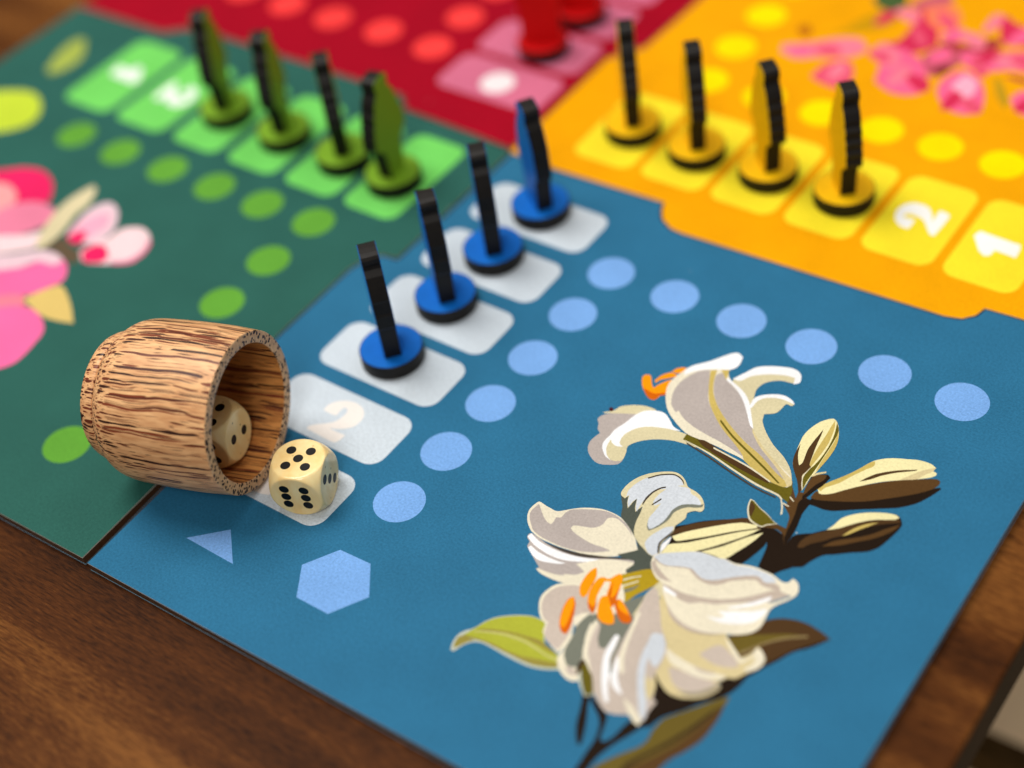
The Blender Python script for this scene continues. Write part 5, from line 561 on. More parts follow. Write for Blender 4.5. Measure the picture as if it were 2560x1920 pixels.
  ('petal', [('gold', 18, '3899 -5164 3951 -5204 4019 -5246 4080 -5278 4122 -5293 4160 -5299 4202 -5297 4252 -5286 4304 -5268 4354 -5244 4402 -5214 4448 -5178 4487 -5138 4520 -5089 4546 -5035 4562 -4990 4563 -4970 4557 -4950 4551 -4930 4534 -4932 4516 -4934 4500 -4935 4523 -4892 4546 -4850 4570 -4818 4593 -4806 4617 -4802 4640 -4789 4664 -4751 4688 -4701 4713 -4654 4741 -4615 4770 -4580 4790 -4542 4798 -4502 4798 -4460 4789 -4422 4766 -4390 4732 -4362 4702 -4341 4682 -4330 4662 -4324 4644 -4319 4640 -4354 4636 -4388 4626 -4423 4606 -4464 4581 -4504 4558 -4530 4540 -4534 4522 -4526 4504 -4512 4448 -4474 4377 -4422 4318 -4380 4294 -4358 4272 -4338 4244 -4328 4206 -4333 4161 -4347 4111 -4366 4049 -4394 3981 -4428 3916 -4454 3860 -4469 3806 -4476 3754 -4467 3702 -4435 3650 -4387 3596 -4337 3536 -4289 3474 -4239 3412 -4188 3416 -4252 3420 -4316 3440 -4386 3492 -4467 3559 -4554 3624 -4626 3681 -4676 3735 -4712 3781 -4753 3816 -4806 3843 -4864 3862 -4921 3868 -4976 3866 -5030 3868 -5077 3872 -5110 3880 -5138'), ('lil2', 19, '4161 -4716 4180 -4672 4198 -4628 4218 -4588 4242 -4551 4268 -4518 4300 -4500 4338 -4500 4383 -4514 4427 -4531 4470 -4550 4514 -4571 4548 -4592 4568 -4608 4583 -4624 4598 -4641 4576 -4661 4552 -4681 4524 -4699 4482 -4716 4432 -4732 4385 -4742 4342 -4744 4300 -4741 4262 -4736 4226 -4730 4194 -4724'), ('lil2', 20, '3966 -5018 3996 -5008 4024 -4998 4060 -4990 4102 -4986 4150 -4986 4200 -4984 4250 -4978 4302 -4970 4350 -4960 4392 -4950 4432 -4939 4463 -4932 4486 -4930 4506 -4932 4490 -4968 4473 -5005 4452 -5042 4424 -5081 4391 -5120 4354 -5152 4311 -5174 4263 -5190 4217 -5196 4174 -5192 4134 -5178 4092 -5154 4051 -5116 4008 -5067'), ('cream', 21, '3780 -4808 3822 -4820 3864 -4832 3903 -4843 3940 -4850 3976 -4854 4013 -4858 4050 -4862 4088 -4866 4130 -4868 4196 -4868 4271 -4866 4344 -4859 4410 -4846 4472 -4828 4534 -4811 4542 -4829 4542 -4845 4513 -4872 4468 -4904 4420 -4932 4367 -4952 4310 -4969 4252 -4980 4194 -4982 4137 -4980 4084 -4975 4038 -4976 3998 -4976 3952 -4960 3898 -4920 3840 -4864'), ('lil2', 22, '4180 -4878 4216 -4874 4252 -4870 4292 -4864 4338 -4854 4388 -4842 4436 -4830 4424 -4852 4404 -4869 4366 -4882 4316 -4896 4272 -4902 4238 -4898 4210 -4888'), ('stripe2', 21, '4177 -5220 4208 -5214 4240 -5209 4273 -5198 4312 -5179 4354 -5154 4392 -5124 4426 -5086 4456 -5042 4483 -5002 4502 -4976 4519 -4951 4536 -4927 4550 -4939 4558 -4954 4551 -4984 4536 -5022 4516 -5060 4490 -5098 4456 -5138 4420 -5172 4380 -5198 4336 -5219 4294 -5232 4254 -5234 4216 -5226'), ('cream', 20, '4282 -4374 4318 -4393 4354 -4411 4392 -4432 4433 -4457 4476 -4484 4512 -4508 4536 -4522 4557 -4535 4578 -4548 4602 -4524 4626 -4500 4642 -4470 4647 -4430 4645 -4383 4642 -4336 4662 -4336 4682 -4336 4703 -4344 4732 -4363 4765 -4391 4788 -4423 4797 -4459 4796 -4499 4788 -4539 4768 -4582 4738 -4624 4712 -4652 4694 -4654 4676 -4643 4658 -4632 4676 -4596 4694 -4560 4705 -4525 4704 -4492 4694 -4462 4685 -4431 4670 -4463 4655 -4495 4640 -4524 4626 -4552 4611 -4578 4592 -4592 4568 -4591 4540 -4579 4510 -4562 4470 -4538 4426 -4508 4384 -4476 4348 -4444 4316 -4409')]),
  ('petal', [('lil2', 22, '2973 -4900 2976 -4947 2978 -4994 2986 -5046 3002 -5110 3024 -5182 3047 -5244 3068 -5291 3092 -5332 3116 -5365 3142 -5388 3170 -5403 3201 -5422 3246 -5455 3298 -5494 3345 -5536 3382 -5582 3415 -5630 3446 -5672 3476 -5700 3504 -5723 3540 -5745 3587 -5774 3640 -5803 3690 -5820 3732 -5820 3770 -5810 3808 -5794 3848 -5774 3888 -5750 3925 -5736 3959 -5742 3990 -5760 4016 -5776 4036 -5783 4054 -5788 4072 -5794 4076 -5770 4080 -5746 4083 -5725 4092 -5700 4096 -5676 4092 -5658 4083 -5636 4078 -5612 4080 -5566 4084 -5510 4089 -5452 4070 -5450 4051 -5447 4034 -5434 4017 -5397 4001 -5346 3982 -5298 3956 -5258 3926 -5222 3903 -5188 3893 -5161 3889 -5136 3886 -5106 3883 -5054 3878 -4992 3867 -4931 3848 -4874 3822 -4817 3788 -4764 3740 -4714 3686 -4667 3637 -4620 3601 -4572 3570 -4526 3534 -4472 3474 -4390 3404 -4296 3348 -4226 3327 -4214 3306 -4210 3284 -4207 3276 -4246 3269 -4286 3267 -4332 3274 -4394 3286 -4464 3297 -4527 3303 -4576 3309 -4620 3316 -4670 3328 -4736 3341 -4807 3352 -4871 3358 -4918 3361 -4959 3365 -5000 3342 -4982 3318 -4964 3295 -4946 3274 -4960 3260 -4980 3262 -5033 3268 -5101 3267 -5154 3253 -5172 3231 -5180 3209 -5188 3182 -5162 3154 -5134 3128 -5100 3103 -5046 3080 -4984 3055 -4936 3030 -4916 3002 -4908'), ('cream', 23, '2970 -4896 2972 -4942 2975 -4988 2983 -5041 3000 -5108 3021 -5182 3044 -5246 3065 -5293 3088 -5334 3113 -5367 3140 -5392 3169 -5409 3201 -5429 3236 -5456 3276 -5486 3314 -5514 3279 -5470 3244 -5426 3213 -5388 3190 -5364 3168 -5344 3147 -5320 3127 -5290 3108 -5257 3090 -5218 3074 -5168 3057 -5113 3043 -5060 3034 -5012 3026 -4966 3016 -4930 2996 -4910'), ('white', 23, '3264 -4950 3287 -4950 3310 -4950 3322 -4998 3333 -5046 3344 -5094 3353 -5148 3362 -5202 3376 -5250 3399 -5290 3426 -5323 3453 -5352 3480 -5374 3508 -5391 3536 -5408 3516 -5420 3495 -5433 3512 -5473 3529 -5512 3552 -5556 3585 -5605 3624 -5658 3663 -5710 3647 -5719 3630 -5729 3601 -5702 3571 -5675 3540 -5642 3503 -5596 3465 -5544 3427 -5486 3388 -5421 3349 -5350 3318 -5285 3299 -5232 3287 -5185 3278 -5134 3271 -5075 3267 -5013'), ('white', 24, '3497 -5206 3512 -5247 3526 -5301 3544 -5350 3568 -5390 3596 -5426 3626 -5460 3659 -5492 3694 -5522 3730 -5553 3720 -5563 3706 -5568 3672 -5558 3626 -5543 3587 -5522 3560 -5498 3538 -5468 3517 -5432 3497 -5389 3478 -5340 3462 -5294 3450 -5253 3442 -5215 3433 -5177 3455 -5184 3478 -5190'), ('mgrey', 25, '3330 -4690 3336 -4750 3344 -4810 3352 -4872 3362 -4937 3374 -5004 3386 -5070 3397 -5132 3408 -5193 3422 -5250 3445 -5304 3472 -5354 3499 -5404 3491 -5409 3483 -5414 3451 -5362 3418 -5311 3392 -5256 3372 -5192 3360 -5124 3348 -5065 3340 -5022 3334 -4984 3327 -4941 3315 -4870 3301 -4788 3294 -4726 3308 -4704'), ('cream', 26, '3346 -4569 3365 -4648 3383 -4726 3400 -4802 3416 -4873 3432 -4942 3449 -5006 3467 -5064 3486 -5120 3510 -5172 3542 -5226 3578 -5277 3602 -5316 3597 -5338 3581 -5355 3544 -5312 3506 -5270 3472 -5221 3447 -5162 3426 -5098 3407 -5030 3390 -4960 3375 -4886 3360 -4812 3341 -4730 3322 -4648 3312 -4589 3324 -4575'), ('pale', 27, '3602 -4738 3626 -4716 3662 -4705 3699 -4694 3734 -4728 3768 -4761 3798 -4798 3820 -4844 3838 -4892 3852 -4942 3858 -4989 3859 -5036 3860 -5083 3844 -5087 3826 -5090 3808 -5088 3783 -5073 3754 -5052 3726 -5030 3740 -5072 3754 -5114 3774 -5161 3807 -5224 3847 -5294 3885 -5356 3920 -5402 3952 -5438 3984 -5478 4016 -5530 4046 -5584 4068 -5632 4078 -5664 4080 -5694 4083 -5724 4058 -5703 4033 -5682 4007 -5656 3967 -5608 3922 -5547 3874 -5480 3823 -5404 3770 -5322 3724 -5243 3692 -5174 3667 -5111 3648 -5050 3634 -4989 3626 -4932 3620 -4877 3608 -4825 3598 -4776'), ('cream', 28, '3762 -5586 3797 -5593 3832 -5600 3868 -5612 3912 -5630 3956 -5653 3997 -5674 4030 -5694 4058 -5714 4078 -5733 4082 -5753 4076 -5773 4072 -5793 4045 -5786 4018 -5780 3990 -5768 3951 -5742 3907 -5710 3866 -5678 3830 -5647 3797 -5616'), ('gold', 28, '3799 -5146 3840 -5166 3880 -5186 3916 -5208 3943 -5234 3965 -5264 3983 -5298 3998 -5344 4008 -5396 4012 -5436 4007 -5454 3996 -5466 3984 -5478 3936 -5418 3888 -5358 3850 -5300 3826 -5247 3813 -5196'), ('lil2', 29, '3740 -5035 3775 -5062 3810 -5090 3840 -5122 3864 -5160 3884 -5201 3903 -5242 3887 -5252 3870 -5262 3836 -5229 3802 -5196 3774 -5161 3758 -5121 3749 -5078')]),
  ('petal', [('cream', 42, '3050 -3830 3060 -3807 3076 -3788 3097 -3770 3144 -3734 3203 -3691 3262 -3651 3315 -3615 3367 -3580 3415 -3553 3455 -3535 3492 -3524 3533 -3515 3584 -3508 3640 -3504 3686 -3499 3714 -3491 3736 -3480 3764 -3472 3801 -3472 3844 -3476 3890 -3473 3943 -3458 4000 -3436 4053 -3419 4098 -3410 4138 -3406 4180 -3403 4226 -3402 4274 -3402 4316 -3404 4344 -3410 4370 -3418 4394 -3426 4420 -3433 4446 -3439 4468 -3440 4488 -3435 4506 -3425 4519 -3410 4527 -3390 4532 -3366 4536 -3340 4563 -3349 4590 -3358 4613 -3372 4634 -3398 4652 -3428 4666 -3458 4672 -3486 4674 -3515 4670 -3544 4658 -3575 4641 -3608 4622 -3642 4598 -3679 4572 -3717 4550 -3753 4537 -3783 4528 -3810 4523 -3840 4524 -3870 4530 -3903 4535 -3940 4542 -3992 4548 -4049 4546 -4102 4532 -4146 4510 -4185 4482 -4222 4444 -4256 4401 -4288 4360 -4316 4324 -4332 4290 -4344 4252 -4360 4210 -4382 4166 -4408 4117 -4432 4065 -4454 4008 -4476 3949 -4490 3888 -4494 3824 -4490 3762 -4476 3702 -4452 3643 -4418 3590 -4382 3543 -4346 3501 -4307 3465 -4272 3438 -4248 3414 -4225 3392 -4200 3374 -4172 3360 -4140 3340 -4116 3310 -4104 3276 -4099 3240 -4088 3202 -4064 3164 -4035 3130 -4005 3106 -3978 3086 -3950 3072 -3921 3060 -3890 3052 -3858'), ('pale', 43, '3058 -3840 3070 -3818 3082 -3796 3100 -3774 3146 -3738 3206 -3696 3265 -3656 3318 -3620 3371 -3587 3419 -3560 3459 -3542 3496 -3530 3537 -3522 3588 -3515 3644 -3511 3690 -3506 3718 -3498 3741 -3488 3770 -3483 3808 -3486 3853 -3494 3902 -3494 3956 -3480 4013 -3459 4066 -3442 4111 -3434 4152 -3429 4193 -3426 4240 -3424 4286 -3423 4328 -3428 4359 -3440 4384 -3458 4410 -3477 4374 -3502 4338 -3527 4301 -3541 4266 -3532 4230 -3511 4191 -3504 4142 -3524 4088 -3558 4038 -3594 3997 -3625 3960 -3657 3922 -3690 3885 -3725 3848 -3762 3810 -3791 3772 -3812 3734 -3827 3698 -3835 3666 -3834 3636 -3826 3606 -3816 3576 -3803 3547 -3789 3516 -3781 3484 -3783 3450 -3792 3413 -3804 3368 -3824 3320 -3849 3276 -3869 3246 -3878 3217 -3882 3190 -3882 3165 -3878 3142 -3872 3120 -3864 3098 -3856 3078 -3848'), ('fold', 44, '3086 -3876 3128 -3885 3169 -3894 3211 -3897 3253 -3888 3296 -3872 3338 -3855 3384 -3835 3430 -3815 3471 -3803 3502 -3807 3530 -3820 3558 -3833 3586 -3845 3616 -3858 3648 -3867 3693 -3873 3743 -3876 3788 -3872 3826 -3858 3859 -3838 3891 -3812 3920 -3778 3948 -3738 3985 -3699 4049 -3650 4126 -3598 4191 -3565 4224 -3566 4256 -3583 4286 -3595 4317 -3596 4346 -3592 4372 -3588 4390 -3586 4406 -3585 4426 -3585 4458 -3586 4496 -3590 4534 -3592 4498 -3556 4462 -3519 4424 -3498 4384 -3504 4342 -3527 4301 -3541 4264 -3530 4230 -3510 4191 -3504 4142 -3524 4088 -3558 4038 -3594 3997 -3625 3960 -3657 3922 -3690 3885 -3726 3848 -3762 3810 -3792 3772 -3812 3734 -3827 3698 -3835 3666 -3834 3636 -3826 3606 -3816 3576 -3803 3547 -3789 3516 -3781 3484 -3783 3450 -3792 3414 -3804 3369 -3824 3320 -3849 3276 -3869 3242 -3878 3210 -3883 3178 -3882 3146 -3874 3114 -3862 3081 -3849 3084 -3863'), ('fold', 45, '3344 -4114 3378 -4113 3410 -4112 3448 -4111 3491 -4114 3538 -4116 3588 -4114 3642 -4108 3698 -4096 3753 -4083 3805 -4067 3855 -4049 3904 -4030 3951 -4008 3996 -3984 4042 -3956 4090 -3924 4138 -3889 4184 -3851 4228 -3810 4270 -3765 4312 -3720 4352 -3674 4390 -3628 4430 -3594 4474 -3576 4519 -3567 4556 -3562 4579 -3558 4598 -3556 4618 -3554 4588 -3597 4558 -3638 4530 -3676 4510 -3706 4490 -3733 4464 -3757 4418 -3787 4360 -3819 4298 -3855 4230 -3898 4158 -3946 4094 -3988 4051 -4020 4014 -4048 3974 -4073 3928 -4092 3880 -4108 3836 -4126 3799 -4152 3766 -4180 3732 -4201 3696 -4210 3659 -4211 3622 -4209 3586 -4202 3551 -4193 3516 -4186 3484 -4186 3452 -4188 3422 -4184 3395 -4166 3370 -4140'), ('fold', 45, '3084 -3930 3100 -3953 3124 -3980 3156 -4006 3193 -4031 3236 -4055 3282 -4070 3328 -4068 3374 -4058 3422 -4049 3376 -4034 3330 -4018 3288 -4002 3247 -3985 3209 -3968 3176 -3950 3147 -3929 3123 -3906 3098 -3884 3086 -3904'), ('white', 46, '3370 -4136 3404 -4140 3438 -4144 3471 -4150 3500 -4155 3526 -4161 3553 -4167 3554 -4184 3555 -4200 3520 -4200 3485 -4200 3455 -4199 3424 -4196 3400 -4186 3383 -4162'), ('white', 46, '4112 -4038 4151 -4003 4190 -3970 4230 -3933 4272 -3888 4314 -3841 4353 -3794 4388 -3752 4420 -3710 4454 -3668 4462 -3698 4462 -3727 4442 -3762 4412 -3804 4380 -3844 4347 -3881 4311 -3916 4273 -3949 4232 -3982 4188 -4012 4154 -4034 4132 -4038'), ('white', 43, '4056 -4136 4100 -4111 4143 -4085 4190 -4058 4244 -4027 4302 -3994 4356 -3960 4403 -3922 4446 -3881 4488 -3840 4497 -3864 4505 -3887 4506 -3913 4499 -3955 4484 -4004 4462 -4049 4434 -4088 4398 -4122 4356 -4154 4302 -4186 4240 -4218 4184 -4241 4139 -4253 4098 -4258 4060 -4259 4033 -4258 4008 -4254 3982 -4250 4016 -4241 4051 -4232 4083 -4220 4110 -4203 4136 -4182 4160 -4162 4134 -4154 4108 -4148 4082 -4142'), ('fold', 46, '3520 -4326 3574 -4361 3628 -4396 3685 -4426 3744 -4446 3806 -4462 3870 -4468 3939 -4467 4010 -4457 4078 -4442 4139 -4418 4196 -4389 4253 -4360 4213 -4390 4173 -4421 4126 -4448 4068 -4474 4003 -4496 3940 -4510 3880 -4515 3821 -4512 3766 -4502 3714 -4486 3666 -4462 3622 -4434 3585 -4401 3553 -4364'), ('steel', 47, '4624 -3554 4596 -3588 4568 -3622 4542 -3656 4516 -3690 4491 -3725 4466 -3760 4479 -3762 4490 -3760 4513 -3735 4542 -3701 4568 -3666 4592 -3634 4616 -3602 4638 -3572 4631 -3563')]),
  ('petal', [('cream', 27, '2708 -4504 2721 -4454 2758 -4418 2802 -4391 2852 -4372 2910 -4362 2968 -4352 3020 -4411 3070 -4470 3106 -4530 3124 -4596 3126 -4665 3113 -4724 3078 -4774 3026 -4815 2972 -4835 2922 -4828 2871 -4800 2824 -4753 2775 -4678 2730 -4584'), ('lil2', 28, '2600 -4597 2636 -4566 2672 -4536 2708 -4504 2770 -4581 2831 -4656 2876 -4722 2890 -4770 2890 -4812 2891 -4855 2858 -4865 2825 -4875 2792 -4885 2728 -4790 2664 -4694')]),
  ('stamen', [('orange', 29, '2588 -4300 2574 -4312 2564 -4328 2556 -4352 2550 -4381 2546 -4412 2546 -4446 2548 -4481 2551 -4515 2554 -4546 2558 -4576 2568 -4607 2586 -4641 2608 -4675 2631 -4700 2650 -4712 2670 -4716 2690 -4720 2694 -4702 2699 -4682 2700 -4660 2696 -4628 2688 -4592 2680 -4556 2676 -4524 2672 -4493 2666 -4462 2660 -4432 2652 -4403 2640 -4375 2624 -4349 2606 -4324')]),
  ('stamen', [('orange', 30, '2716 -4376 2703 -4385 2692 -4401 2686 -4422 2682 -4452 2680 -4489 2682 -4526 2688 -4564 2697 -4603 2709 -4640 2723 -4676 2740 -4710 2758 -4741 2778 -4769 2802 -4794 2825 -4816 2848 -4830 2872 -4840 2896 -4851 2894 -4828 2894 -4805 2886 -4779 2869 -4746 2846 -4708 2826 -4672 2814 -4640 2805 -4608 2798 -4574 2790 -4534 2784 -4492 2780 -4455 2775 -4431 2771 -4410 2767 -4390 2740 -4378'), ('dorange', 31, '2758 -4741 2780 -4768 2802 -4794 2825 -4816 2848 -4830 2872 -4841 2896 -4852 2894 -4828 2892 -4804 2886 -4779 2876 -4754 2861 -4729 2846 -4704 2849 -4726 2852 -4748 2854 -4770 2834 -4769 2814 -4766 2786 -4754')]),
  ('stamen', [('orange', 31, '2865 -4234 2848 -4253 2832 -4276 2822 -4302 2813 -4333 2800 -4356 2778 -4366 2751 -4368 2724 -4370 2748 -4390 2771 -4408 2792 -4418 2815 -4410 2836 -4394 2841 -4422 2847 -4451 2857 -4482 2874 -4518 2894 -4557 2916 -4591 2940 -4620 2964 -4646 2987 -4664 3013 -4670 3038 -4669 3036 -4646 3034 -4623 3028 -4596 3019 -4563 3006 -4526 2994 -4488 2983 -4452 2972 -4415 2960 -4378 2946 -4341 2932 -4304 2916 -4274 2892 -4250'), ('dorange', 32, '2855 -4368 2863 -4406 2872 -4445 2882 -4482 2892 -4520 2903 -4557 2918 -4590 2939 -4620 2964 -4646 2987 -4664 3013 -4670 3038 -4670 3036 -4646 3034 -4623 3028 -4596 3019 -4563 3007 -4526 2994 -4488 2983 -4452 2972 -4416 2960 -4379 2965 -4434 2970 -4488 2972 -4530 2964 -4553 2950 -4571 2919 -4504 2887 -4436'), ('cream', 33, '2768 -4418 2788 -4406 2808 -4395 2828 -4383 2846 -4426 2862 -4470 2871 -4503 2858 -4526 2834 -4539 2812 -4499 2790 -4459')]),
  ('stamen', [('orange', 33, '2854 -4636 2873 -4697 2906 -4769 2940 -4828 2967 -4858 2997 -4880 3029 -4892 3065 -4896 3102 -4890 3132 -4882 3148 -4870 3158 -4854 3168 -4838 3152 -4810 3135 -4782 3113 -4753 3079 -4720 3038 -4686 3000 -4650 2966 -4617 2934 -4584 2902 -4551 2881 -4576 2860 -4601')]),
  ('stamen', [('dorange', 33, '3028 -4548 3044 -4537 3069 -4538 3100 -4553 3139 -4576 3180 -4602 3226 -4632 3272 -4666 3305 -4696 3316 -4718 3314 -4740 3303 -4758 3282 -4772 3252 -4782 3219 -4780 3183 -4762 3144 -4732 3107 -4700 3074 -4670 3044 -4637 3024 -4608 3018 -4584 3021 -4564'), ('orange', 34, '3036 -4550 3056 -4546 3079 -4547 3112 -4563 3154 -4586 3190 -4610 3216 -4630 3239 -4651 3262 -4672 3230 -4670 3199 -4669 3168 -4664 3139 -4656 3111 -4644 3086 -4628 3067 -4605 3052 -4578')]),
  ('stamen', [('dorange', 12, '2589 -4762 2570 -4779 2556 -4802 2552 -4830 2554 -4866 2560 -4905 2571 -4952 2587 -5002 2604 -5049 2623 -5090 2643 -5127 2665 -5160 2691 -5187 2718 -5210 2743 -5224 2770 -5228 2794 -5225 2794 -5198 2794 -5172 2790 -5142 2777 -5098 2760 -5048 2740 -4998 2718 -4944 2692 -4889 2667 -4842 2642 -4811 2616 -4786'), ('orange', 13, '2592 -4766 2574 -4784 2562 -4807 2559 -4834 2560 -4869 2566 -4908 2578 -4952 2593 -5002 2610 -5046 2626 -5084 2644 -5116 2662 -5142 2683 -5156 2705 -5165 2727 -5173 2724 -5143 2722 -5113 2718 -5081 2709 -5046 2698 -5010 2687 -4972 2676 -4932 2664 -4890 2650 -4852 2632 -4822 2612 -4794')])],
'GREEN': [
  ('blossom', [('rose', 2, '-10074 -2540 -9978 -2468 -9883 -2394 -9796 -2329 -9725 -2275 -9662 -2229 -9588 -2190 -9494 -2152 -9388 -2123 -9285 -2110 -9186 -2119 -9088 -2145 -8996 -2181 -8912 -2224 -8832 -2277 -8758 -2344 -8674 -2434 -8596 -2538 -8560 -2627 -8592 -2693 -8667 -2746 -8754 -2794 -8842 -2840 -8943 -2879 -9060 -2916 -9202 -2949 -9362 -2980 -9522 -3010 -9703 -2856 -9887 -2700'), ('peach', 3, '-9860 -2722 -9746 -2682 -9630 -2641 -9519 -2622 -9406 -2634 -9298 -2668 -9206 -2711 -9138 -2757 -9087 -2812 -9048 -2875 -9010 -2958 -8982 -3054 -8974 -3146 -8992 -3232 -9030 -3315 -9067 -3398 -9326 -3178 -9590 -2952'), ('pink2', 4, '-9116 -3356 -9132 -3217 -9098 -3068 -9035 -2938 -8946 -2838 -8830 -2758 -8710 -2704 -8591 -2682 -8468 -2686 -8346 -2690 -8270 -2756 -8196 -2822 -8148 -2894 -8144 -2978 -8168 -3068 -8202 -3156 -8238 -3239 -8286 -3320 -8358 -3402 -8470 -3489 -8609 -3580 -8748 -3670 -8886 -3570 -9026 -3468'), ('blush', 5, '-8772 -3649 -8590 -3547 -8409 -3444 -8266 -3355 -8198 -3294 -8149 -3232 -8100 -3170 -8010 -3266 -7920 -3360 -7875 -3448 -7899 -3524 -7967 -3595 -8052 -3669 -8159 -3760 -8286 -3857 -8414 -3954 -8532 -3853 -8652 -3752'), ('hotpink', 2, '-8158 -4172 -8014 -4091 -7871 -4010 -7756 -3930 -7685 -3849 -7640 -3766 -7603 -3691 -7574 -3624 -7551 -3564 -7516 -3518 -7457 -3489 -7386 -3474 -7312 -3476 -7236 -3496 -7158 -3531 -7088 -3580 -7019 -3648 -6958 -3729 -6923 -3806 -6926 -3869 -6954 -3928 -6988 -3994 -7018 -4074 -7054 -4162 -7118 -4246 -7262 -4360 -7450 -4487 -7640 -4614 -7810 -4469 -7982 -4322'), ('blush2', 6, '-8390 -3974 -8256 -3884 -8122 -3794 -8006 -3710 -7918 -3628 -7848 -3551 -7770 -3491 -7672 -3455 -7566 -3437 -7471 -3432 -7402 -3442 -7336 -3465 -7271 -3488 -7280 -3542 -7289 -3598 -7323 -3642 -7404 -3659 -7510 -3665 -7602 -3692 -7656 -3756 -7695 -3842 -7754 -3930 -7858 -4020 -7984 -4116 -8111 -4212 -8204 -4134 -8296 -4054'), ('peach2', 3, '-7661 -4596 -7532 -4497 -7402 -4399 -7290 -4338 -7222 -4342 -7148 -4374 -7074 -4406 -7068 -4448 -7060 -4490 -7074 -4526 -7169 -4602 -7306 -4692 -7442 -4782 -7514 -4720 -7588 -4658'), ('hotpink', 4, '-7464 -4764 -7339 -4670 -7214 -4577 -7096 -4508 -6994 -4474 -6891 -4461 -6790 -4464 -6688 -4490 -6588 -4532 -6502 -4578 -6434 -4622 -6381 -4670 -6339 -4724 -6310 -4782 -6294 -4848 -6278 -4920 -6256 -5012 -6234 -5112 -6222 -5204 -6219 -5278 -6224 -5344 -6246 -5413 -6294 -5490 -6360 -5570 -6424 -5649 -6760 -5362 -7106 -5068')]),
  ('leaf', [('sand', 5, '-7151 -4386 -7117 -4294 -7083 -4202 -7044 -4116 -6997 -4034 -6944 -3958 -6889 -3912 -6832 -3907 -6768 -3929 -6696 -3963 -6606 -4010 -6504 -4070 -6399 -4138 -6294 -4214 -6188 -4298 -6082 -4382 -6166 -4410 -6250 -4438 -6338 -4460 -6423 -4480 -6511 -4494 -6622 -4494 -6778 -4469 -6964 -4428')]),
  ('leaf', [('sand2', 6, '-7911 -3466 -7975 -3372 -8040 -3276 -8100 -3170 -8156 -3043 -8208 -2904 -8249 -2778 -8276 -2676 -8292 -2586 -8299 -2496 -8296 -2396 -8285 -2295 -8270 -2204 -8250 -2128 -8227 -2062 -8204 -1996 -8156 -2016 -8109 -2035 -8069 -2068 -8015 -2154 -7958 -2264 -7918 -2370 -7910 -2459 -7918 -2544 -7913 -2640 -7878 -2760 -7830 -2891 -7792 -3012 -7774 -3116 -7766 -3210 -7764 -3293 -7767 -3366 -7775 -3428 -7793 -3470 -7824 -3481 -7868 -3474')]),
  ('stem', [('umber', 7, '-7775 -3462 -7750 -3340 -7724 -3218 -7699 -3096 -7602 -3136 -7505 -3175 -7410 -3208 -7317 -3228 -7226 -3243 -7134 -3258 -7100 -3324 -7064 -3390 -7030 -3456 -7085 -3472 -7141 -3486 -7214 -3490 -7318 -3466 -7441 -3431 -7551 -3410 -7634 -3417 -7704 -3439')]),
  ('bud', [('blush2', 8, '-7663 -3078 -7693 -2984 -7723 -2888 -7749 -2791 -7774 -2688 -7794 -2580 -7800 -2481 -7786 -2388 -7758 -2302 -7720 -2236 -7674 -2199 -7617 -2180 -7550 -2184 -7472 -2212 -7385 -2262 -7303 -2328 -7224 -2416 -7149 -2519 -7095 -2621 -7069 -2722 -7064 -2822 -7072 -2904 -7092 -2954 -7126 -2988 -7170 -3018 -7226 -3048 -7293 -3074 -7370 -3090 -7461 -3092 -7561 -3085'), ('pink', 9, '-7672 -3017 -7682 -2907 -7691 -2796 -7686 -2692 -7658 -2593 -7617 -2500 -7570 -2432 -7527 -2406 -7474 -2398 -7420 -2389 -7356 -2460 -7293 -2532 -7252 -2602 -7244 -2672 -7258 -2742 -7278 -2814 -7292 -2901 -7311 -2991 -7357 -3050 -7444 -3060 -7558 -3038'), ('rose', 10, '-7644 -3068 -7610 -3000 -7576 -2931 -7538 -2882 -7498 -2870 -7450 -2874 -7403 -2878 -7363 -2956 -7323 -3034 -7312 -3092 -7348 -3126 -7412 -3144 -7477 -3146 -7532 -3130 -7589 -3099')]),
  ('bud', [('blush', 11, '-7196 -3226 -7182 -3166 -7168 -3105 -7147 -3040 -7109 -2968 -7063 -2893 -7028 -2816 -7018 -2734 -7018 -2649 -7005 -2576 -6966 -2516 -6912 -2468 -6853 -2432 -6790 -2404 -6722 -2388 -6650 -2392 -6568 -2420 -6481 -2468 -6406 -2527 -6344 -2602 -6294 -2688 -6264 -2774 -6252 -2854 -6260 -2935 -6289 -3008 -6346 -3072 -6424 -3131 -6506 -3184 -6592 -3236 -6682 -3283 -6767 -3320 -6842 -3351 -6914 -3372 -6984 -3371 -7055 -3338 -7125 -3282'), ('rose', 12, '-7156 -3238 -7146 -3160 -7136 -3082 -7111 -3022 -7063 -2982 -7000 -2960 -6931 -2960 -6858 -2992 -6781 -3045 -6704 -3098 -6694 -3152 -6686 -3207 -6701 -3255 -6764 -3299 -6854 -3341 -6945 -3383 -7015 -3334 -7085 -3286'), ('pink2', 12, '-6618 -3180 -6538 -3135 -6458 -3090 -6396 -3033 -6358 -2957 -6338 -2869 -6336 -2780 -6360 -2693 -6402 -2604 -6444 -2515 -6406 -2536 -6366 -2556 -6334 -2587 -6302 -2650 -6272 -2728 -6255 -2808 -6249 -2888 -6255 -2969 -6281 -3042 -6340 -3106 -6420 -3162 -6492 -3199 -6531 -3202 -6574 -3191')]),
  ('leaf', [('lemon', 2, '-12134 -1152 -11883 -998 -11632 -844 -11415 -732 -11280 -686 -11141 -664 -11000 -682 -10844 -754 -10688 -865 -10568 -984 -10496 -1106 -10459 -1236 -10466 -1362 -10529 -1485 -10635 -1606 -10756 -1714 -10884 -1804 -11027 -1882 -11170 -1960 -11484 -1696 -11806 -1427')]),
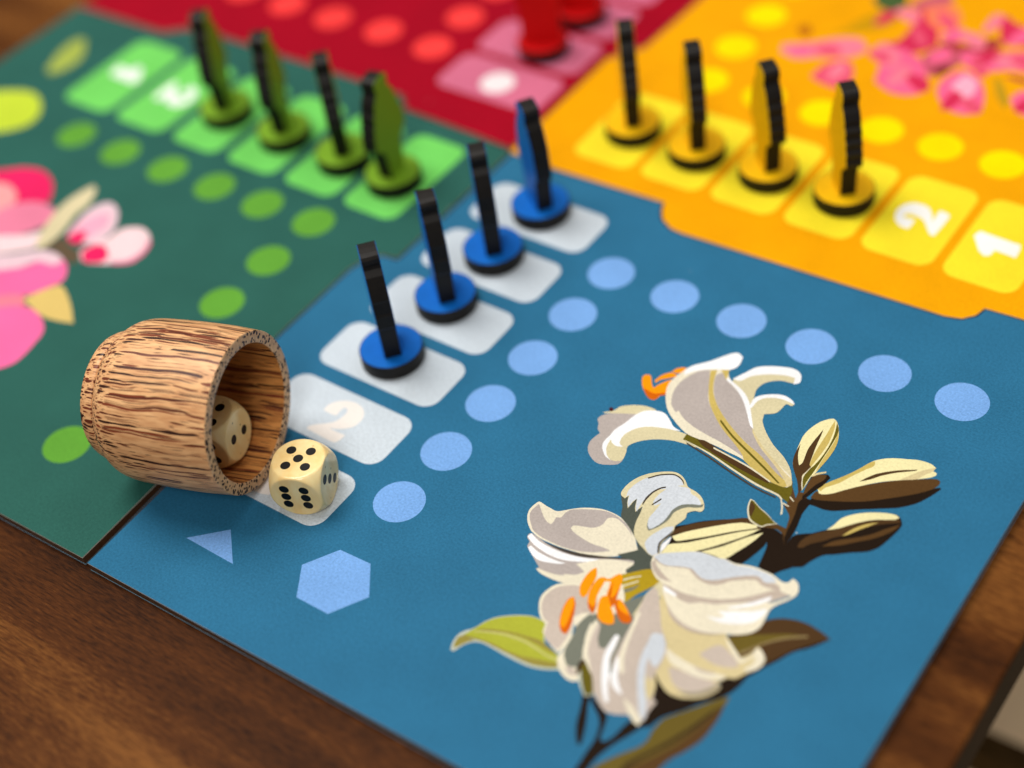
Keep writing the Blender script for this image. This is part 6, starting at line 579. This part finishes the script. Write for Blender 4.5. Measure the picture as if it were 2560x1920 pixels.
  ('leaf', [('lemon2', 2, '-11448 -68 -11527 108 -11606 286 -11664 451 -11688 604 -11688 742 -11671 844 -11632 886 -11572 902 -11511 918 -11380 788 -11250 658 -11156 532 -11112 406 -11102 282 -11114 166 -11147 48 -11200 -62 -11260 -132 -11311 -132 -11380 -100')])],
'YELLOW': [
  ('blossom', [('olivey', 2, '-212 6300 -110 6401 -9 6502 78 6621 137 6776 182 6950 244 7112 346 7264 465 7401 573 7492 646 7500 724 7471 801 7442 778 7284 755 7128 714 6988 646 6872 560 6773 457 6683 330 6601 186 6528 57 6461 -41 6404 -126 6352'), ('pinky', 2, '-508 5646 -534 5716 -559 5788 -554 5844 -476 5902 -358 5959 -236 6030 -120 6131 0 6246 118 6342 239 6410 359 6457 464 6464 542 6414 611 6325 679 6236 640 6137 602 6038 538 5954 414 5881 258 5818 114 5755 1 5684 -100 5614 -200 5572 -302 5578 -406 5611'), ('rose2', 2, '223 5238 233 5367 242 5498 270 5613 324 5716 396 5802 470 5850 544 5848 620 5807 687 5738 748 5634 800 5503 826 5384 821 5283 790 5193 736 5134 645 5120 530 5136 425 5158 354 5180 288 5208'), ('crim', 3, '836 6527 899 6576 963 6626 1006 6715 1014 6874 1001 7074 986 7262 962 7421 935 7568 944 7697 1012 7802 1115 7889 1218 7976 1296 7889 1374 7802 1428 7690 1438 7527 1425 7339 1428 7167 1473 7028 1533 6904 1560 6791 1534 6682 1476 6581 1402 6501 1310 6444 1202 6406 1098 6396 1009 6422 922 6474'), ('coral', 4, '973 7634 1015 7712 1057 7791 1114 7851 1198 7894 1296 7919 1392 7900 1478 7816 1560 7688 1642 7562 1610 7429 1578 7296 1525 7211 1433 7196 1318 7229 1212 7290 1128 7384 1050 7509'), ('pinky2', 5, '682 7694 780 7867 878 8040 968 8172 1032 8220 1102 8242 1170 8262 1216 8156 1262 8050 1266 7958 1192 7869 1076 7786 977 7712 931 7643 896 7574 854 7542 801 7568 741 7631'), ('hot2', 4, '1144 5534 1110 5654 1076 5776 1040 5904 991 6058 940 6218 923 6349 952 6435 1015 6489 1105 6506 1230 6483 1381 6424 1516 6340 1626 6223 1720 6082 1795 5948 1855 5830 1895 5721 1907 5625 1882 5542 1828 5470 1758 5418 1668 5384 1562 5368 1454 5374 1352 5412 1248 5473'), ('pinky', 5, '708 6176 733 6303 758 6431 804 6511 888 6520 991 6482 1085 6424 1154 6348 1214 6251 1272 6155 1248 6071 1222 5988 1182 5936 1116 5934 1035 5963 952 6004 872 6054 790 6115'), ('mauve', 5, '1489 6398 1513 6514 1538 6630 1588 6731 1684 6806 1805 6865 1926 6924 1993 6818 2060 6712 2102 6615 2104 6534 2082 6461 2054 6382 2023 6266 1984 6140 1939 6050 1886 6007 1826 5998 1756 6032 1674 6125 1582 6261'), ('hot2', 6, '1960 6761 2038 6826 2115 6892 2204 6946 2307 6976 2422 6994 2544 7033 2704 7122 2885 7235 3066 7347 3153 7131 3239 6918 3324 6706 3144 6686 2964 6665 2806 6632 2694 6577 2604 6508 2510 6458 2398 6428 2282 6416 2180 6441 2098 6522 2030 6641'), ('crim', 2, '2132 7824 2128 7896 2152 7944 2176 7993 2246 7935 2317 7878 2396 7834 2563 7799 2762 7768 2919 7710 2988 7611 3027 7480 3065 7349 2911 7327 2756 7305 2625 7286 2542 7274 2468 7262 2395 7251 2297 7454 2198 7661'), ('brick', 7, '1561 6790 1602 6868 1642 6945 1700 6999 1788 7000 1893 6976 1993 6990 2076 7090 2154 7228 2232 7318 2310 7314 2389 7262 2468 7211 2418 7121 2368 7031 2296 6953 2152 6866 1974 6783 1820 6731 1732 6732 1647 6761'), ('hot2', 7, '2062 5698 2025 5830 2017 5969 2032 6094 2073 6206 2138 6304 2218 6354 2317 6340 2430 6278 2532 6194 2616 6084 2690 5952 2748 5825 2790 5707 2818 5594 2818 5496 2782 5416 2720 5352 2644 5314 2552 5304 2447 5320 2344 5366 2240 5453 2137 5572'), ('pink', 8, '2196 5898 2216 6020 2236 6144 2256 6268 2333 6236 2410 6204 2486 6172 2524 6068 2562 5966 2578 5877 2564 5794 2528 5722 2474 5694 2395 5732 2296 5814'), ('wine2', 9, '1793 6118 1816 6210 1840 6303 1871 6364 1916 6374 1968 6352 2020 6330 1995 6223 1971 6116 1939 6048 1895 6046 1844 6082'), ('hot2', 2, '3076 5951 3094 6051 3112 6151 3160 6224 3256 6254 3382 6256 3506 6257 3573 6092 3639 5928 3704 5766 3587 5716 3469 5668 3358 5662 3260 5728 3168 5840'), ('brick', 7, '2775 6446 2886 6430 2996 6414 3108 6400 3225 6388 3344 6378 3462 6367 3438 6423 3416 6480 3248 6500 3080 6519 2944 6526 2878 6509 2826 6478')]),
  ('petal', [('crim', 4, '603 7408 634 7364 656 7308 663 7267 666 7224 662 7181 654 7140 640 7099 622 7061 602 7028 580 6996 557 6970 536 6948 514 6931 494 6919 472 6918 450 6922 438 6955 427 6990 423 7028 420 7071 420 7117 421 7167 424 7219 430 7268 439 7315 451 7358 466 7393 486 7419 507 7436 530 7444 568 7436')]),
  ('petal', [('pinky', 6, '1030 7352 1034 7299 1022 7254 1004 7234 978 7219 948 7212 910 7213 868 7222 824 7236 778 7254 731 7278 688 7302 648 7326 611 7352 580 7376 554 7406 532 7437 539 7464 551 7488 571 7503 598 7518 628 7531 662 7542 701 7550 741 7554 782 7554 824 7547 865 7536 903 7517 940 7491 970 7461 1007 7408')]),
  ('petal', [('rose2', 6, '1409 6696 1391 6670 1362 6662 1322 6676 1276 6708 1244 6740 1210 6778 1176 6820 1143 6866 1111 6914 1082 6960 1046 7024 1018 7078 1008 7112 1002 7143 1020 7148 1040 7147 1080 7129 1128 7100 1164 7075 1202 7046 1239 7014 1275 6980 1310 6942 1341 6904 1378 6845 1403 6788 1413 6736')]),
  ('petal', [('hot2', 8, '1829 6726 1856 6676 1872 6619 1874 6581 1872 6542 1863 6506 1848 6472 1827 6442 1805 6414 1778 6392 1750 6372 1722 6357 1696 6345 1670 6337 1648 6334 1624 6340 1601 6352 1592 6385 1585 6420 1585 6454 1588 6494 1593 6534 1601 6578 1611 6622 1624 6664 1640 6702 1659 6735 1680 6760 1704 6776 1730 6784 1755 6783 1794 6762')]),
  ('petal', [('rose2', 6, '1106 6162 1114 6116 1108 6074 1086 6044 1053 6026 1024 6022 991 6024 956 6029 920 6039 883 6054 848 6068 801 6093 761 6119 739 6142 720 6166 723 6191 730 6214 754 6239 786 6262 811 6278 840 6291 870 6300 902 6305 935 6306 966 6301 1012 6282 1052 6250 1084 6208')]),
  ('petal', [('pinky', 6, '1468 6066 1503 6020 1531 5962 1542 5918 1548 5871 1548 5825 1542 5780 1530 5735 1516 5693 1496 5655 1475 5620 1453 5590 1432 5564 1410 5544 1390 5530 1367 5526 1344 5530 1327 5564 1313 5601 1306 5640 1299 5686 1295 5736 1292 5790 1292 5847 1294 5900 1300 5952 1310 5999 1322 6038 1340 6067 1362 6088 1386 6098 1427 6092')]),
  ('petal', [('crim', 7, '1942 5692 1944 5655 1939 5621 1927 5594 1908 5576 1884 5566 1855 5564 1821 5571 1783 5586 1744 5608 1705 5634 1665 5664 1628 5696 1594 5728 1564 5759 1538 5788 1517 5824 1500 5858 1509 5884 1522 5906 1542 5919 1568 5930 1596 5938 1629 5943 1665 5946 1702 5944 1739 5936 1776 5923 1812 5904 1844 5878 1875 5846 1900 5812 1920 5773 1934 5731')]),
  ('petal', [('hot2', 8, '1840 7285 1861 7231 1870 7172 1866 7134 1857 7097 1840 7065 1818 7036 1789 7012 1758 6992 1724 6976 1689 6965 1655 6957 1622 6953 1592 6952 1566 6954 1540 6966 1515 6983 1510 7018 1508 7053 1514 7086 1524 7122 1538 7160 1554 7200 1574 7240 1596 7277 1620 7309 1648 7336 1676 7356 1706 7365 1736 7366 1766 7358 1806 7329')]),
  ('petal', [('pinky', 9, '2214 7090 2216 7036 2200 6992 2181 6973 2155 6961 2124 6957 2087 6963 2046 6976 2004 6996 1960 7019 1916 7048 1875 7078 1838 7108 1803 7138 1775 7166 1752 7200 1732 7234 1740 7261 1755 7283 1775 7297 1802 7309 1832 7318 1868 7326 1906 7331 1945 7330 1986 7324 2027 7313 2066 7296 2102 7272 2136 7242 2164 7208 2196 7150')]),
  ('petal', [('crim', 8, '2514 6996 2536 6944 2546 6884 2543 6844 2534 6804 2519 6767 2498 6732 2470 6701 2440 6674 2408 6650 2374 6632 2340 6616 2310 6605 2280 6597 2254 6594 2230 6602 2206 6614 2200 6650 2198 6686 2202 6721 2212 6762 2224 6804 2238 6849 2256 6896 2278 6938 2300 6976 2326 7010 2354 7036 2382 7052 2412 7060 2440 7058 2480 7035')]),
  ('petal', [('pinky', 9, '2916 6847 2925 6790 2918 6737 2904 6708 2882 6684 2855 6667 2822 6658 2782 6654 2742 6656 2700 6663 2656 6675 2614 6689 2576 6704 2541 6721 2512 6739 2486 6764 2463 6792 2466 6824 2475 6854 2491 6877 2513 6901 2539 6924 2569 6947 2603 6968 2638 6986 2675 6996 2714 7003 2751 7002 2787 6992 2822 6974 2852 6951 2890 6903')]),
  ('petal', [('rose2', 9, '2546 6348 2532 6310 2506 6286 2484 6282 2457 6287 2428 6300 2396 6322 2363 6354 2330 6388 2298 6428 2266 6470 2238 6513 2212 6553 2190 6592 2172 6626 2160 6662 2153 6696 2168 6710 2187 6719 2210 6718 2237 6713 2268 6704 2301 6691 2337 6674 2372 6654 2407 6630 2441 6601 2471 6569 2496 6534 2518 6496 2534 6458 2547 6400')]),
  ('petal', [('crim', 9, '2400 5794 2435 5754 2464 5700 2476 5661 2484 5618 2487 5574 2484 5532 2476 5489 2464 5449 2450 5412 2432 5378 2414 5348 2396 5322 2377 5302 2360 5288 2339 5283 2318 5284 2302 5314 2286 5348 2278 5385 2270 5428 2262 5474 2257 5524 2254 5577 2252 5628 2256 5675 2261 5720 2271 5758 2286 5786 2304 5808 2326 5818 2362 5816')]),
  ('petal', [('rose2', 10, '2847 5493 2844 5450 2828 5416 2809 5402 2785 5396 2757 5396 2724 5404 2688 5418 2652 5437 2616 5460 2578 5488 2543 5516 2512 5542 2484 5570 2460 5595 2442 5624 2426 5654 2436 5674 2450 5690 2470 5699 2494 5706 2522 5711 2554 5713 2588 5714 2624 5709 2660 5700 2696 5688 2728 5671 2759 5648 2787 5621 2810 5592 2834 5542')]),
  ('petal', [('hot2', 3, '2714 7742 2744 7686 2764 7619 2767 7574 2765 7525 2756 7478 2742 7435 2720 7393 2696 7356 2669 7322 2639 7292 2610 7268 2582 7248 2555 7233 2531 7224 2506 7228 2480 7237 2470 7276 2462 7317 2460 7358 2462 7406 2468 7458 2474 7512 2484 7569 2497 7623 2513 7672 2532 7717 2554 7753 2579 7777 2606 7792 2634 7796 2676 7779')]),
  ('petal', [('rose2', 10, '3164 6958 3172 6917 3174 6874 3167 6838 3152 6806 3128 6781 3098 6761 3063 6751 3021 6748 2978 6750 2932 6758 2885 6770 2841 6786 2800 6803 2763 6822 2732 6840 2704 6868 2679 6900 2683 6934 2692 6967 2710 6992 2734 7018 2761 7044 2793 7068 2830 7092 2867 7110 2907 7122 2948 7128 2988 7127 3026 7116 3064 7097 3096 7071 3124 7038 3148 6998')]),
  ('petal', [('pinky', 10, '2118 7967 2148 7926 2172 7872 2182 7831 2188 7784 2190 7738 2186 7691 2178 7644 2168 7599 2154 7558 2137 7518 2120 7484 2104 7454 2087 7430 2072 7413 2053 7406 2034 7404 2020 7436 2007 7471 2000 7510 1993 7555 1989 7604 1984 7658 1982 7715 1982 7769 1986 7822 1992 7871 2002 7912 2016 7945 2032 7970 2051 7984 2084 7986')]),
  ('petal', [('rose2', 3, '334 6037 348 5988 345 5942 334 5914 314 5890 290 5870 259 5856 222 5847 184 5842 142 5841 100 5844 60 5850 22 5856 -12 5866 -41 5876 -68 5894 -92 5914 -90 5942 -84 5970 -71 5992 -52 6017 -29 6042 -2 6066 28 6090 60 6110 94 6126 130 6138 166 6144 201 6141 236 6132 266 6116 306 6081')]),
  ('petal', [('hot2', 3, '-101 5928 -83 5884 -76 5838 -81 5807 -92 5777 -108 5750 -130 5726 -158 5705 -188 5687 -219 5673 -254 5662 -286 5654 -316 5650 -345 5647 -369 5648 -393 5656 -415 5669 -419 5697 -419 5726 -412 5752 -401 5782 -388 5814 -371 5846 -352 5880 -330 5910 -306 5937 -279 5960 -252 5977 -224 5986 -196 5988 -168 5984 -132 5962')]),
  ('petal', [('pinky', 3, '550 5760 586 5722 616 5672 630 5634 639 5594 644 5552 642 5512 636 5472 626 5434 614 5399 598 5366 581 5338 564 5314 547 5295 531 5282 511 5277 489 5278 472 5307 457 5340 446 5374 436 5414 428 5458 420 5505 414 5555 412 5602 412 5648 416 5690 424 5726 438 5752 455 5772 475 5783 512 5780')]),
  ('petal', [('rose2', 9, '1636 7332 1627 7289 1605 7260 1582 7254 1552 7256 1519 7265 1482 7284 1442 7312 1402 7344 1360 7381 1320 7422 1282 7462 1248 7502 1218 7539 1194 7572 1175 7609 1160 7644 1174 7661 1192 7673 1216 7675 1246 7674 1280 7668 1317 7659 1358 7646 1399 7630 1440 7608 1480 7583 1518 7554 1551 7520 1580 7483 1604 7445 1627 7386')]),
  ('petal', [('crim', 3, '3490 6132 3508 6096 3524 6054 3533 6012 3534 5970 3529 5926 3518 5885 3501 5848 3478 5814 3451 5783 3422 5758 3390 5736 3359 5718 3330 5706 3301 5696 3276 5693 3251 5700 3226 5713 3216 5750 3210 5789 3212 5827 3216 5871 3224 5916 3234 5965 3247 6016 3262 6062 3282 6104 3303 6142 3327 6170 3353 6188 3382 6196 3410 6195 3438 6182 3466 6160')]),
  ('leaf', [('dgreen', 7, '110 7551 116 7642 122 7732 153 7806 239 7874 354 7931 460 7943 540 7888 612 7790 682 7692 644 7586 605 7478 554 7404 478 7378 389 7385 306 7407 237 7444 174 7497')]),
  ('leaf', [('brass', 8, '2652 6387 2698 6372 2743 6356 2792 6318 2881 6210 2983 6070 3061 5942 3094 5848 3108 5762 3120 5675 3038 5762 2956 5848 2875 5952 2800 6085 2726 6236')]),
  ('leaf', [('brass2', 2, '-546 6258 -562 6322 -579 6386 -576 6433 -538 6463 -480 6477 -424 6465 -375 6417 -326 6342 -279 6269 -311 6220 -342 6170 -382 6147 -432 6167 -488 6212')])]}
def artwork(b, name, data):
    root = empty(name, (0, 0, 0), 0, b)
    for g, polys in data:
        v, f, mats, fm = [], [], [], []
        for col, lev, s in polys:
            q = [int(t) / 50.0 for t in s.split()]
            pts = ccw(list(zip(q[::2], q[1::2])))
            m = printed(COL[col], 0.045)
            if m not in mats: mats.append(m)
            k = len(v)
            v += [(x, y, lev * LZ) for x, y in pts]
            f.append(tuple(range(k, len(v)))); fm.append(mats.index(m))
        mesh(g, v, f, mats, fm, root)
    return root
artwork(blue, "lily_print", ART['LILY'])
artwork(green, "blossom_print", ART['GREEN'])
artwork(yellow, "flower_print", ART['YELLOW'])
